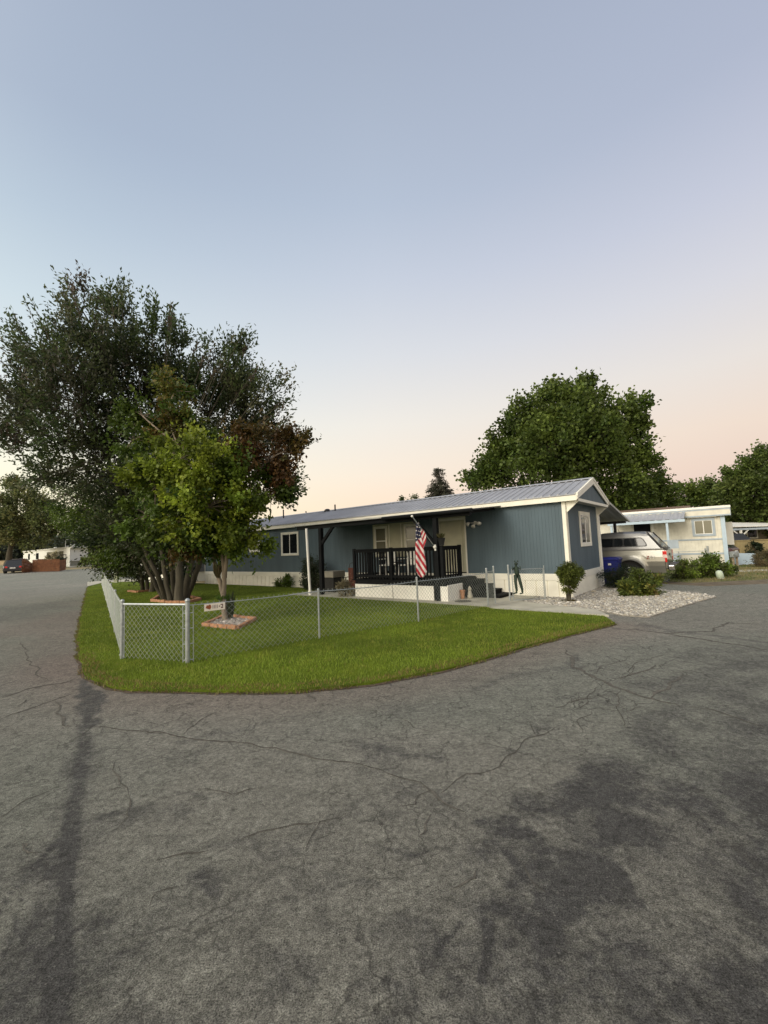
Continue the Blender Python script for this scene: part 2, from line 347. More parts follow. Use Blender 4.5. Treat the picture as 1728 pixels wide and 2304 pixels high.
# reddish silt left of the corner
ds = seg_d(wx, wy, gp([(60, 1420), (170, 1380), (170, 1500)])); k = (1-sstep(0.2, 1.6, ds))[:, None]; colr = colr*(1-0.4*k)+np.array([0.20, 0.155, 0.135])*0.4*k
dark = np.zeros(ax.shape)
def stain(pts, w, s, soft=0.7, rag=0.5, warp=1.0):
    global dark
    d = seg_d(ax+(wx-ax)*warp, ay+(wy-ay)*warp, gp(pts)); ww = w*(1+rag*(n3-0.5)*2+rag*(n2-0.5)*1.6); dark = np.maximum(dark, s*(1-sstep(ww*(1-soft), ww, d)))
# longitudinal joint: dark sealed seam down the left
stain([(182, 1530), (190, 1600), (176, 1760), (158, 1900), (148, 2040), (130, 2304)], 0.075, 0.62, 0.6, 0.5, 0.12)
stain([(190, 1600), (176, 1760), (160, 1880)], 0.16, 0.30, 0.8, 0.6, 0.2)
stain([(160, 1880), (148, 2040), (125, 2304)], 0.055, 0.95, 0.6, 0.4, 0.12)
stain([(0, 2062), (60, 1975), (120, 1900), (165, 1870)], 0.022, 0.8, 0.9, 0.5, 0.2)
stain([(0, 2180), (30, 2120), (45, 2060)], 0.03, 0.6, 0.9, 0.5, 0.3)
stain([(186, 1535), (200, 1600), (186, 1640)], 0.15, 0.72, 0.5, 0.9, 0.3)
stain([(150, 1960), (120, 2304)], 0.22, 0.50, 0.8)
stain([(60, 1990), (170, 1930), (330, 1860), (390, 1840)], 0.20, 0.35, 0.9)
stain([(0, 2304), (40, 2150), (100, 2080)], 0.3, 0.30, 0.9)
for pts_, w_, s_ in (([(420, 1900), (560, 1880), (700, 1885)], .06, .35), ([(520, 1935), (560, 1945)], .06, .5), ([(700, 1600), (640, 1625)], .04, .4), ([(540, 1650), (500, 1680)], .05, .35), ([(860, 1960), (1000, 1940)], .05, .3), ([(770, 1985), (800, 1990)], .06, .4), ([(1180, 1745), (1290, 1720)], .05, .5), ([(1110, 1800), (1260, 1800), (1400, 1770)], .07, .55), ([(1210, 1585), (1290, 1565)], .03, .5), ([(600, 2150), (650, 2250)], .1, .4), ([(250, 2200), (330, 2260)], .12, .4), ([(1300, 2080), (1360, 2100)], .08, .5), ([(820, 1890), (900, 1900), (960, 1880)], .04, .35)): stain(pts_, w_, s_, 0.9, 0.8)
stain([(300, 2060), (260, 2140), (330, 2304)], 0.22, 0.30, 0.9)
stain([(560, 2080), (640, 2100), (700, 2180)], 0.10, 0.42, 0.9)
stain([(420, 2200), (540, 2170)], 0.13, 0.35, 0.9)
stain([(430, 1660), (560, 1640), (650, 1610)], 0.10, 0.34, 0.9); stain([(820, 1670), (860, 1665), (950, 1690)], 0.13, 0.35, 0.9)
stain([(400, 1795), (450, 1800)], 0.05, 0.4); stain([(220, 1850), (380, 1845)], 0.09, 0.4, 0.8)
# dark polished wheel path sweeping over the right half
stain([(1728, 1480), (1600, 1500), (1500, 1600), (1430, 1680), (1340, 1740), (1200, 1790), (1120, 1790)], 0.30, 0.42, 0.9)
stain([(1728, 1600), (1620, 1760), (1480, 1900), (1300, 2050), (1180, 2304)], 0.75, 0.40, 0.95, 0.9)
stain([(1728, 1850), (1700, 2304)], 0.7, 0.44, 0.95, 0.9)
stain([(1500, 1560), (1728, 1530)], 0.5, 0.35, 0.9); stain([(1728, 1460), (1560, 1480)], 0.35, 0.35, 0.9)
stain([(1020, 1830), (1090, 1840)], 0.10, 0.62, 0.7, 0.9); stain([(1070, 1870), (1130, 1880)], 0.11, 0.62, 0.7, 0.9)
stain([(1080, 1930), (1110, 1970)], 0.05, 0.5); stain([(1250, 2060), (1280, 2080)], 0.07, 0.6)
stain([(950, 2150), (960, 2120), (1010, 2100)], 0.025, 0.9, 0.6); stain([(1065, 2100), (1085, 2150), (1085, 2210), (1070, 2240)], 0.03, 0.9, 0.6)
stain([(930, 2200), (975, 2290)], 0.04, 0.5); stain([(1140, 2304), (1150, 2210)], 0.04, 0.4)
stain([(1060, 1560), (1180, 1520), (1290, 1510)], 0.14, 0.45, 0.9); stain([(1290, 1475), (1300, 1510)], 0.12, 0.45, 0.9)
stain([(1440, 1405), (1540, 1420), (1728, 1445)], 0.16, 0.45, 0.8); stain([(1380, 1412), (1500, 1418)], 0.10, 0.5, 0.8)
stain([(1130, 2100), (1500, 2000), (1728, 1900)], 0.9, 0.22, 0.95, 0.9)
stain([(0, 1395), (100, 1360)], 2.2, 0.35, 0.95); 
dark = dark*0.92
blot = sstep(0.46, 0.60, fbm(ax*3.1+5, ay*3.1+2, 5))*sstep(0.35, 0.62, fbm(ax*0.9+60, ay*0.9, 3)+0.10*ax)*(1-sstep(2.6, 4.6, np.hypot(ax, ay)))
mott = sstep(0.45, 0.75, n2)*sstep(1.2, 3.2, 6.5-np.hypot(ax-1.3, ay-1.2))
dark = np.clip(dark+0.42*blot+0.22*mott+0.10*sstep(0.5, 0.8, fbm(ax*1.1+7, ay*1.1)), 0, 0.95)
dark = np.clip(dark, 0, 1)
fat = 0.85*(1-sstep(0.3, 0.9, seg_d(wx, wy, gp([(1300, 1560), (1400, 1510), (1480, 1500), (1440, 1450)])))); fat = np.maximum(fat, 0.6*(1-sstep(0.3, 1.0, seg_d(wx, wy, gp([(1150, 1660), (1260, 1640), (1330, 1600)])))))
fat = np.maximum(fat, 0.55*sstep(0.42, 0.60, fbm(ax*0.7+90, ay*0.7, 4)))
colr = np.concatenate([colr, fat[:, None]], 1)
av_ = np.stack([ax, ay, gz(ax, ay)], 1)
ii, jj = np.meshgrid(np.arange(len(rr)-1), np.arange(nT), indexing='ij')
af = np.stack([ii*nT+jj, (ii+1)*nT+jj, (ii+1)*nT+(jj+1) % nT, ii*nT+(jj+1) % nT], -1).reshape(-1, 4)
fc = av_[af].mean(1); ha = (fc[:, 0]-OX)*LX+(fc[:, 1]-OY)*LY; hb = (fc[:, 0]-OX)*EX+(fc[:, 1]-OY)*EY
PA = G(274, 1487); FE = G(229, 1318); fd = Vector((FE.x-PA.x, FE.y-PA.y, 0)).normalized()
side = (fc[:, 0]-PA.x)*(-fd.y)+(fc[:, 1]-PA.y)*fd.x       # >0 : street side of the left fence
s_ = -0.56*fc[:, 0]+0.83*fc[:, 1]
keep = ((np.hypot(fc[:, 0], fc[:, 1]) < 24) & (hb < 8) | (side > -0.5)) & (s_ < 66)
keep |= (s_ > 30) & (s_ < 66) & (side > -14)
keep &= ~((fc[:, 1] > -3) & (side > 60))
o = npmesh('road', av_, af[keep], asphalt_mat(), tint=colr, smooth=True); sa_ = o.data.attributes.new('stain', 'FLOAT', 'POINT'); sa_.data.foreach_set('value', dark.astype(np.float32)); tag(o, kind='structure')

# crack sealant and open cracks: thin ragged ribbons lying on the asphalt
M['tar'] = mat('crack_tar', (0.095, 0.087, 0.070), 0.9, 0.5, 18, 0.5)
def ribbon(name, px, w, z=0.004, jit=0.75, bow=0.045, matk='tar', lbl=None):
    P = [G(*p) for p in px]; pts = []
    for a, b in zip(P[:-1], P[1:]):
        L = (b-a).length; n = max(2, int(L/0.05)); nrm = Vector((-(b-a).y, (b-a).x, 0)).normalized()
        for i in range(n):
            t = i/n; p = a.lerp(b, t); q = (fbm(np.array([p.x*3.1]), np.array([p.y*3.1]), 4)[0]-0.5)*2
            pts.append(p+nrm*q*bow*2)
    pts.append(P[-1]); vs = []; fs = []
    for i, p in enumerate(pts):
        d = pts[min(i+1, len(pts)-1)]-pts[max(i-1, 0)]; nrm = Vector((-d.y, d.x, 0)); nrm = nrm.normalized() if nrm.length > 1e-6 else Vector((1, 0, 0))
        e = min(1, 4*min(i, len(pts)-1-i)/len(pts)+0.25)
        ww = w*0.8*e*(1+random.uniform(-jit, jit))*0.5; w2 = w*0.8*e*(1+random.uniform(-jit, jit))*0.5
        vs += [tuple(p+nrm*ww+Vector((0, 0, z))), tuple(p-nrm*w2+Vector((0, 0, z)))]
        if i: fs.append((2*i-2, 2*i-1, 2*i+1, 2*i))
    b = MB(); b.v = vs; b.f = fs; b.mi = [0]*len(fs); return b
cr = [([(0, 1572), (60, 1552), (130, 1540), (180, 1528)], .045), ([(0, 1617), (70, 1592), (130, 1573), (175, 1558)], .018),
      ([(45, 1442), (70, 1490), (100, 1535)], .022), ([(120, 1580), (135, 1612), (160, 1635)], .03), ([(55, 1575), (40, 1590)], .02),
      ([(200, 1634), (330, 1645), (500, 1668), (640, 1690), (760, 1715), (864, 1735)], .022),
      ([(864, 1735), (930, 1758), (985, 1782), (1020, 1808), (1050, 1830)], .022),
      ([(985, 1782), (1030, 1760), (1050, 1742), (1090, 1732), (1120, 1725), (1140, 1695), (1165, 1680), (1190, 1660), (1230, 1645), (1270, 1632)], .012),
      ([(985, 1782), (950, 1792), (935, 1815), (900, 1815)], .010), ([(262, 1712), (272, 1755), (290, 1790)], .012), ([(245, 1780), (275, 1772)], .012),
      ([(1272, 1462), (1290, 1500), (1330, 1525), (1400, 1550), (1460, 1570), (1530, 1590)], .055),
      ([(1460, 1570), (1500, 1545), (1540, 1520)], .045), ([(1380, 1528), (1450, 1510), (1490, 1495)], .028), ([(1285, 1582), (1340, 1568)], .03),
      ([(1350, 1545), (1320, 1575), (1290, 1600)], .012), ([(1400, 1552), (1395, 1600), (1420, 1640)], .012), ([(1340, 1590), (1400, 1600), (1450, 1590)], .010),
      ([(1380, 1480), (1430, 1500), (1410, 1530)], .012), ([(1310, 1650), (1300, 1620), (1330, 1600)], .01),
      ([(1395, 1415), (1500, 1425), (1600, 1420), (1640, 1402), (1728, 1406)], .05), ([(1500, 1425), (1560, 1435), (1728, 1462)], .06),
      ([(45, 1910), (60, 1895), (90, 1920)], .012),
      ([(540, 1880), (600, 1858), (650, 1852), (720, 1850)], .014),
      ([(350, 1930), (400, 1915), (470, 1915)], .012), ([(330, 2040), (350, 2010), (400, 1995)], .01), ([(690, 1910), (720, 1850), (780, 1830)], .008),
      ([(980, 1835), (960, 1870), (945, 1880)], .012), ([(1395, 1352), (1560, 1362), (1728, 1372)], .02)]
cr += [([(1240, 1600), (1300, 1570), (1370, 1560)], .010), ([(1330, 1525), (1350, 1500), (1420, 1480)], .010), ([(1500, 1470), (1440, 1490), (1400, 1520)], .012), ([(1120, 1725), (1150, 1740), (1180, 1735)], .008), ([(1200, 1655), (1180, 1620)], .007), ([(1530, 1590), (1600, 1600), (1728, 1640)], .016), ([(400, 1660), (420, 1640), (500, 1600)], .012), ([(1010, 1990), (1050, 1965), (1070, 1960)], .016), ([(430, 1780), (520, 1790), (600, 1775)], .008), ([(880, 1600), (930, 1640), (1000, 1650)], .006), ([(0, 1845), (30, 1830), (60, 1800), (130, 1770)], .010), ([(290, 1790), (300, 1840), (260, 1870)], .010), ([(1160, 1930), (1200, 1980), (1230, 2010)], .010)]
for px, w in cr:
    tag(ribbon('asphalt_crack', px, w).build('road_crack', M['tar']), kind='structure')
for a_, b_ in (((1505, 1312), (1728, 1306)),):
    pass

# ------------------------------------------------------------------ lawns, walk, gravel bed (flat sheets) ------------------------------
def lawn_mat():
    m = bpy.data.materials.new('mown_lawn'); n, p = nodes_of(m); nw = n.nodes.new; lk = n.links.new
    tcn = nw('ShaderNodeTexCoord'); a = nw('ShaderNodeTexNoise'); a.inputs['Scale'].default_value = 1.1; a.inputs['Detail'].default_value = 8; lk(tcn.outputs['Object'], a.inputs[0])
    r = nw('ShaderNodeValToRGB'); lk(a.outputs[0], r.inputs[0]); e = r.color_ramp.elements
    e[0].position = 0.35; e[0].color = (0.075, 0.11, 0.011, 1); e[1].position = 0.68; e[1].color = (0.135, 0.178, 0.015, 1)
    lk(r.outputs[0], p.inputs['Base Color']); p.inputs['Roughness'].default_value = 0.95; p.inputs['Specular IOR Level'].default_value = 0.1
    f = nw('ShaderNodeTexNoise'); f.inputs['Scale'].default_value = 60; lk(tcn.outputs['Object'], f.inputs[0])
    b = nw('ShaderNodeBump'); b.inputs['Strength'].default_value = 1.0; b.inputs['Distance'].default_value = 0.03; lk(f.outputs[0], b.inputs['Height']); lk(b.outputs[0], p.inputs['Normal']); return m
M['lawn'] = lawn_mat()
M['drylawn'] = mat('dry_lawn', (0.15, 0.145, 0.055), 0.95, 0.45, 2.0, 0.8, 50)
def inside(poly, x, y):
    c = np.zeros(x.shape, bool); n = len(poly)
    for i in range(n):
        x1, y1 = poly[i][:2]; x2, y2 = poly[(i+1) % n][:2]
        if y1 == y2: continue
        k = ((y1 > y) != (y2 > y)) & (x < (x2-x1)*(y-y1)/(y2-y1)+x1); c ^= k
    return c
def sheet(name, poly, z, th, mk, kind='structure', label=None):
    b = MB(); b.prism([(p[0], p[1], z-th) for p in poly], (0, 0, th)); o = b.build(name, mk); tag(o, label, kind=kind); return o
front = [G(*p) for p in [(1385, 1405), (1302, 1426), (1198, 1454), (1094, 1485), (989.6, 1513), (833, 1542), (740, 1553), (667, 1559), (521, 1561), (364.6, 1557), (300, 1556), (247.5, 1546), (213, 1535), (189, 1519), (176, 1482), (173, 1442), (182.5, 1397), (190, 1355), (194.5, 1336), (199.8, 1314)]]
h = lambda a, b: Vector(H(a, b, 0))
# wobble the outer lawn edge
ef = []
for a, b in zip(front[:-1], front[1:]):
    n = max(1, int((b-a).length/0.12))
    for i in range(n):
        p = a.lerp(b, i/n); q = (fbm(np.array([p.x*2.3]), np.array([p.y*2.3]), 3)[0]-0.5)*0.10; ef.append(Vector((p.x+q, p.y+q, 0)))
ef.append(front[-1])
FE2 = G(229, 1318)
lawn_poly = ef + [Vector((FE2.x-4, FE2.y+8, 0)), h(24, -1.2), h(21, -0.35), h(9.6, -0.35), h(9.6, -2.55), h(1.36, -2.62), h(1.15, -2.84), h(-0.3, -2.83), h(-1.45, -2.9)]
sheet('lawn', lawn_poly, 0.035, 0.05, M['lawn'])
sheet('patio', [h(9.55, -2.5), h(9.55, 0.0), h(0.9, 0.0), h(1.0, -1.2), h(1.30, -2.58)], 0.045, 0.06, M['concrete'])
sheet('footpath', [h(1.29, -2.58), h(0.99, -1.24), h(-0.1, -1.75), h(-1.10, -2.05), h(-1.5, -2.75), h(-0.3, -2.80), h(1.13, -2.80)], 0.040, 0.06, M['concrete'])
grav_poly = [h(0.88, 0.0), h(0.95, -1.22), h(-0.1, -1.72), h(-1.1, -2.02), G(1400, 1386), G(1461, 1390), G(1490, 1381), G(1518, 1371), G(1565, 1357), G(1613, 1344), G(1580, 1338), G(1520, 1332), G(1477, 1327.5), h(-0.9, 3.4), h(0.0, 3.5), h(0, 0)]
M['gravbase'] = mat('gravel_fines', (0.30, 0.28, 0.24), 0.95, 0.3, 30, 0.8, 60)
sheet('gravel_bed', grav_poly, 0.02, 0.03, M['gravbase'])
nl = [G(1505, 1309), G(1560, 1311), G(1728, 1304), Vector((30, 17, 0)), Vector((60, 60, 0)), h(2, 30), h(2, 7.4), h(-1.7, 7.0)]
sheet('side_yard', nl, 0.012, 0.02, M['drylawn'])
sheet('side_path', [G(1650, 1288), G(1728, 1285), G(1760, 1283), G(1760, 1280), G(1728, 1282), G(1650, 1284)], 0.022, 0.02, M['concrete'])
sheet('side_path', [G(1470, 1312), G(1590, 1319), G(1728, 1313), G(1728, 1305), G(1560, 1311.5), G(1505, 1309)], 0.008, 0.015, M['dirt'])
# driveway stub crossing the verge at the far end of the fence
sheet('driveway', [G(196, 1321), G(232, 1312), Vector((FE2.x+6, FE2.y+3, 0)), Vector((FE2.x+5, FE2.y+6, 0)), G(232, 1302), G(197, 1304)], 0.05, 0.06, M['concrete'])

M['soil'] = mat('edge_soil', (0.085, 0.06, 0.04), 0.95, 0.5, 20, 0.8)
vs = []; fs = []
for i, p in enumerate(ef):
    d = ef[min(i+1, len(ef)-1)]-ef[max(i-1, 0)]; nr_ = Vector((d.y, -d.x, 0)).normalized(); q = 0.5*(fbm(np.array([p.x*5]), np.array([p.y*5]), 3)[0]-0.3); c0 = p-nr_*0.05; c1 = p+nr_*max(0.005, 0.035+0.13*q)
    if (c1.x**2+c1.y**2) > (p.x**2+p.y**2): c1 = p-nr_*max(0.005, 0.035+0.13*q); c0 = p+nr_*0.05
    vs += [(c0.x, c0.y, 0.012), (c1.x, c1.y, 0.0065)]
    if i: fs.append((2*i-2, 2*i-1, 2*i+1, 2*i))
b = MB(); b.v = vs; b.f = fs; b.mi = [0]*len(fs); tag(b.build('soil_edge', M['soil']), kind='structure')
# blades
def blades(n, region, poly, hgt, wid, zb, rng=RNG, excl=None, dens=None):
    x0, x1, y0, y1 = region; x = rng.uniform(x0, x1, n); y = rng.uniform(y0, y1, n); k = inside(poly, x, y)
    if dens is not None: k &= rng.random(n) < dens(x, y)
    if excl is not None:
        for e in excl: k &= ~inside(e, x, y)
    x, y = x[k], y[k]; n = len(x); a = rng.uniform(0, 2*pi, n); hh = hgt*rng.uniform(0.55, 1.25, n)*(0.75+0.5*fbm(x*1.7, y*1.7)); w = wid*rng.uniform(0.7, 1.3, n)
    la = rng.uniform(0, 2*pi, n); ll = hh*rng.uniform(0.1, 0.7, n)
    v = np.zeros((n, 3, 3)); v[:, 0] = np.stack([x-np.cos(a)*w/2, y-np.sin(a)*w/2, np.full(n, zb)], 1); v[:, 1] = np.stack([x+np.cos(a)*w/2, y+np.sin(a)*w/2, np.full(n, zb)], 1)
    v[:, 2] = np.stack([x+np.cos(la)*ll, y+np.sin(la)*ll, zb+hh], 1)
    return v, x, y
planter = [G(457, 1412), G(533, 1420), G(574, 1399), G(505, 1392)]
poly_l = [(p.x, p.y) for p in lawn_poly]
dd = lambda x, y: np.clip(1.5*(5.2/np.hypot(x, y))**1.2, 0.12, 1)
v, x, y = blades(950000, (-18, 5, 4.8, 26), poly_l, 0.042, 0.011, 0.03, excl=[[(p.x, p.y) for p in planter]], dens=dd)
f1 = fbm(x*0.8, y*0.8); f2 = fbm(x*4, y*4)
tint = np.array([0.165, 0.228, 0.024])*(0.55+0.85*f1[:, None]); yel = sstep(0.5, 0.75, f2)[:, None]; tint = tint*(1-yel*0.5)+np.array([0.27, 0.30, 0.045])*yel*0.5
ed = seg_d(x, y, [(p.x, p.y) for p in front[:15]]); kb = ((ed < 0.10+0.22*f2) & (RNG.random(len(x)) < 0.55))[:, None] | (RNG.random(len(x)) < 0.02)[:, None]
tint = np.where(kb, np.array([0.22, 0.16, 0.06]), tint)
el = np.array([(p.x, p.y) for p in ef]); ne = 26000; ei = RNG.integers(0, len(el)-1, ne); ep = el[ei]+(el[ei+1]-el[ei])*RNG.random((ne, 1)); en = np.stack([(el[ei+1]-el[ei])[:, 1], -(el[ei+1]-el[ei])[:, 0]], 1); en /= np.linalg.norm(en, axis=1)[:, None]+1e-9
ep = ep+en*RNG.normal(0, 0.028, (ne, 1)); qq = fbm(ep[:, 0]*4, ep[:, 1]*4, 3); kk_ = RNG.random(ne) < sstep(0.3, 0.7, qq); ep = ep[kk_]; ne = len(ep); a_ = RNG.uniform(0, 2*pi, ne); hh_ = RNG.uniform(0.02, 0.055, ne); ev = np.zeros((ne, 3, 3)); wv_ = np.stack([np.cos(a_), np.sin(a_)], 1)*0.006
ev[:, 0, :2] = ep-wv_; ev[:, 1, :2] = ep+wv_; ev[:, :2, 2] = 0.004; ev[:, 2, :2] = ep+RNG.normal(0, 0.025, (ne, 2)); ev[:, 2, 2] = hh_; et = np.where(RNG.random((ne, 1)) < 0.5, np.array([0.20, 0.15, 0.07]), np.array([0.13, 0.17, 0.02]))
v = np.concatenate([v, ev]); tint = np.concatenate([tint, et])
M['blade'] = leafmat('grass_blades', trans=0.3, rough=0.6, var=0.3)
o = npmesh('grass_blades', v.reshape(-1, 3), np.arange(len(v)*3).reshape(-1, 3), M['blade'], tint=np.repeat(tint, 3, 0)); tag(o, 'bright green mown grass of the corner lawn', kind='stuff')
v, x, y = blades(90000, (6, 34, 12, 30), [(p.x, p.y) for p in nl], 0.07, 0.02, 0.01)
tint = np.where((fbm(x, y) > 0.5)[:, None], np.array([0.10, 0.13, 0.03]), np.array([0.24, 0.20, 0.09]))
o = npmesh('dry_grass', v.reshape(-1, 3), np.arange(len(v)*3).reshape(-1, 3), M['blade'], tint=np.repeat(tint, 3, 0)); tag(o, 'patchy dry grass in the neighbouring yard', kind='stuff')

# gravel stones
ico_v = []; ph = (1+sqrt(5))/2
for a in (-1, 1):
    for b in (-ph, ph): ico_v += [(0, a, b), (a, b, 0), (b, 0, a)]
ico_v = np.array(ico_v)/sqrt(1+ph*ph)
ico_f = []
for i in range(12):
    for j in range(i+1, 12):
        for k in range(j+1, 12):
            if all(abs(np.linalg.norm(ico_v[p]-ico_v[q])-1.0515) < 0.01 for p, q in ((i, j), (j, k), (i, k))):
                nrm = np.cross(ico_v[j]-ico_v[i], ico_v[k]-ico_v[i]); ico_f.append((i, j, k) if nrm@ico_v[i] > 0 else (i, k, j))
ico_f = np.array(ico_f)
def stones(name, n, poly, size, zb, label, palette, excl=None, parent=None):
    P = np.array([(p[0], p[1]) for p in poly]); x = RNG.uniform(P[:, 0].min(), P[:, 0].max(), n); y = RNG.uniform(P[:, 1].min(), P[:, 1].max(), n)
    k = inside([tuple(q) for q in P], x, y); x, y = x[k], y[k]; n = len(x)
    s = size*RNG.lognormal(0, 0.35, n); v = ico_v[None]*(1+RNG.uniform(-0.25, 0.25, (n, 12, 1)))
    v = v*np.stack([s, s*RNG.uniform(0.6, 1, n), s*RNG.uniform(0.4, 0.8, n)], 1)[:, None]; a = RNG.uniform(0, 2*pi, n); c, d = np.cos(a)[:, None], np.sin(a)[:, None]
    vx = v[..., 0]*c-v[..., 1]*d; vy = v[..., 0]*d+v[..., 1]*c; v = np.stack([vx+x[:, None], vy+y[:, None], v[..., 2]+zb+(s*0.3)[:, None]], -1)
    f = (ico_f[None]+np.arange(n)[:, None, None]*12).reshape(-1, 3); pal = np.array(palette)[RNG.integers(0, len(palette), n)]*RNG.uniform(0.75, 1.2, (n, 1))
    return npmesh(name, v.reshape(-1, 3), f, M['stone'], tint=np.repeat(pal, 12, 0), parent=parent)
def stone_mat():
    m = bpy.data.materials.new('river_stone'); n, p = nodes_of(m); a = n.nodes.new('ShaderNodeAttribute'); a.attribute_name = 'tint'
    no = n.nodes.new('ShaderNodeTexNoise'); no.inputs['Scale'].default_value = 80; tcn = n.nodes.new('ShaderNodeTexCoord'); n.links.new(tcn.outputs['Object'], no.inputs[0])
    mr = n.nodes.new('ShaderNodeMapRange'); n.links.new(no.outputs[0], mr.inputs[0]); mr.inputs[3].default_value = 0.8; mr.inputs[4].default_value = 1.2
    v = n.nodes.new('ShaderNodeVectorMath'); v.operation = 'SCALE'; n.links.new(a.outputs['Color'], v.inputs[0]); n.links.new(mr.outputs[0], v.inputs['Scale'])
    n.links.new(v.outputs[0], p.inputs['Base Color']); p.inputs['Roughness'].default_value = 0.8; return m
M['stone'] = stone_mat()
o = stones('gravel', 36000, grav_poly, 0.019, 0.02, '', [(0.42, 0.40, 0.34), (0.30, 0.28, 0.24), (0.55, 0.52, 0.46), (0.24, 0.23, 0.21), (0.36, 0.32, 0.25)])
tag(o, 'pale river gravel beside the blue house', kind='stuff')
#SECTION2
# ================================================================== BLUE MOBILE HOME
HL = 20.4; HW = 3.66; ZF = 0.69; ZE = 2.80; OH = 0.36; RZ = 3.60
home = thing('mobile_home', 'long blue mobile home with cream trim and ribbed metal roof, on the corner lawn', 'mobile home', H(HL/2, HW/2, 0))
def groove_line(u0, u1, pitch, gw=0.012, gd=0.012):
    pts = [(u0, 0)]; u = u0+pitch
    while u < u1-gw: pts += [(u-gw/2, 0), (u-gw/4, gd), (u+gw/4, gd), (u+gw/2, 0)]; u += pitch
    pts.append((u1, 0)); return pts
def gwall(T, u0, u1, z0, z1, pitch, name, mk, parent, gw=0.012, gd=0.012, th=0.08):
    """T(u, depth, z): depth>0 goes into the wall"""
    pts = groove_line(u0, u1, pitch, gw, gd); b = MB(T); n = len(pts); vs = []
    for z in (z0, z1): vs += [(u, d, z) for u, d in pts]
    vs += [(u0, th, z0), (u1, th, z0), (u0, th, z1), (u1, th, z1)]
    fs = [(i, i+1, n+i+1, n+i) for i in range(n-1)]
    fs += [(2*n+1, 2*n, 2*n+2, 2*n+3), (0, n, 2*n+2, 2*n), (n-1, 2*n+1, 2*n+3, 2*n-1), tuple(list(range(n, 2*n))+[2*n+3, 2*n+2]), tuple(list(range(n-1, -1, -1))+[2*n, 2*n+1])]
    b.add(vs, fs); return b.build(name, mk, parent)
TS = lambda u, d, z: H(u, d, z)                    # long side facing the lawn
TEnd = lambda u, d, z: H(d, u, z)                  # end facing the street
TBk = lambda u, d, z: H(u, HW-d, z)
TFar = lambda u, d, z: H(HL-d, u, z)
gwall(TS, 0.0, 3.25, ZF, ZE, 0.10, 'wall', M['blue'], home, 0.010, 0.005)
gwall(TS, 4.32, HL, ZF, ZE, 0.10, 'wall', M['blue'], home, 0.010, 0.005)
gwall(TEnd, 0.081, HW-0.081, ZF, ZE, 0.10, 'wall', M['blue'], home, 0.010, 0.005)
gwall(TBk, 0.0, HL, ZF, ZE, 0.20, 'wall', M['blue'], home)
gwall(TFar, 0.081, HW-0.081, ZF, ZE, 0.20, 'wall', M['blue'], home)
# skirting: wide band above ribbed panels
def skirt(T, u0, u1, nm='skirting', pitch=0.16):
    gwall(lambda u, d, z: T(u, d-0.034, z), u0, u1, 0.0, 0.52, pitch, nm, M['skirt'], home, 0.035, 0.03, 0.06)
    b = MB(T); b.box(u0-0.0, u1, -0.045, 0.03, 0.50, ZF+0.01); b.build('skirting_band', M['trim'], home, bevel=0.006)
skirt(TS, 0.0, HL, pitch=0.33); skirt(TEnd, 0.0, HW, pitch=0.115); skirt(TBk, 0, HL); skirt(TFar, 0, HW)
# corner trims
for a0, a1, b0, b1 in ((-0.025, 0.0, -0.03, 0.10), (-0.025, 0.10, -0.03, 0.0), (-0.025, 0.0, HW-0.10, HW+0.025), (HL, HL+0.025, -0.03, 0.1)):
    b = MB(H); b.box(a0, a1, b0, b1, ZF, ZE); b.build('corner_trim', M['trim'], home)
# roof: two ribbed slopes
def slope(b0, z0, b1, z1, a0, a1, nm='roof_panel'):
    pts = []; a = a0; p = 0.235
    while a < a1-0.06:
        pts += [(a, 0), (a+0.014, 0.036), (a+0.044, 0.036), (a+0.058, 0)]
        pts += [(a+0.11, 0), (a+0.116, 0.006), (a+0.124, 0.006), (a+0.13, 0), (a+0.168, 0), (a+0.174, 0.006), (a+0.182, 0.006), (a+0.188, 0)]; a += p
    pts.append((a1, 0)); n = len(pts); vs = []
    for bb, zz in ((b0, z0), (b1, z1)): vs += [H(u, bb, zz+h_) for u, h_ in pts]
    for bb, zz in ((b0, z0), (b1, z1)): vs += [H(u, bb, zz-0.02) for u, h_ in pts]
    fs = []
    for i in range(n-1):
        fs += [(i, i+1, n+i+1, n+i), (2*n+i+1, 2*n+i, 3*n+i, 3*n+i+1), (i+1, i, 2*n+i, 2*n+i+1), (n+i, n+i+1, 3*n+i+1, 3*n+i)]
    fs += [(0, n, 3*n, 2*n), (2*n-1, n-1, 3*n-1, 4*n-1)]
    b = MB(); b.add(vs, fs); return b.build(nm, M['roof'], home)
RB = HW/2
slope(-0.17, 2.965, RB, RZ, -OH, HL+0.15); slope(HW+0.17, 2.965, RB, RZ, -OH, HL+0.15)
b = MB(H); sl_ = (RZ-2.965)/(RB+0.17)
for s in (-1, 1): b.add([(-OH-0.01, RB, RZ+0.045), (HL+0.16, RB, RZ+0.045), (HL+0.16, RB+s*0.17, RZ+0.045-0.17*sl_), (-OH-0.01, RB+s*0.17, RZ+0.045-0.17*sl_),
                     (-OH-0.01, RB, RZ+0.04), (HL+0.16, RB, RZ+0.04), (HL+0.16, RB+s*0.17, RZ+0.036-0.17*sl_), (-OH-0.01, RB+s*0.17, RZ+0.036-0.17*sl_)], [(0, 1, 2, 3), (7, 6, 5, 4), (3, 2, 6, 7), (0, 3, 7, 4), (1, 5, 6, 2)])
b.build('ridge_cap', M['roof'], home)
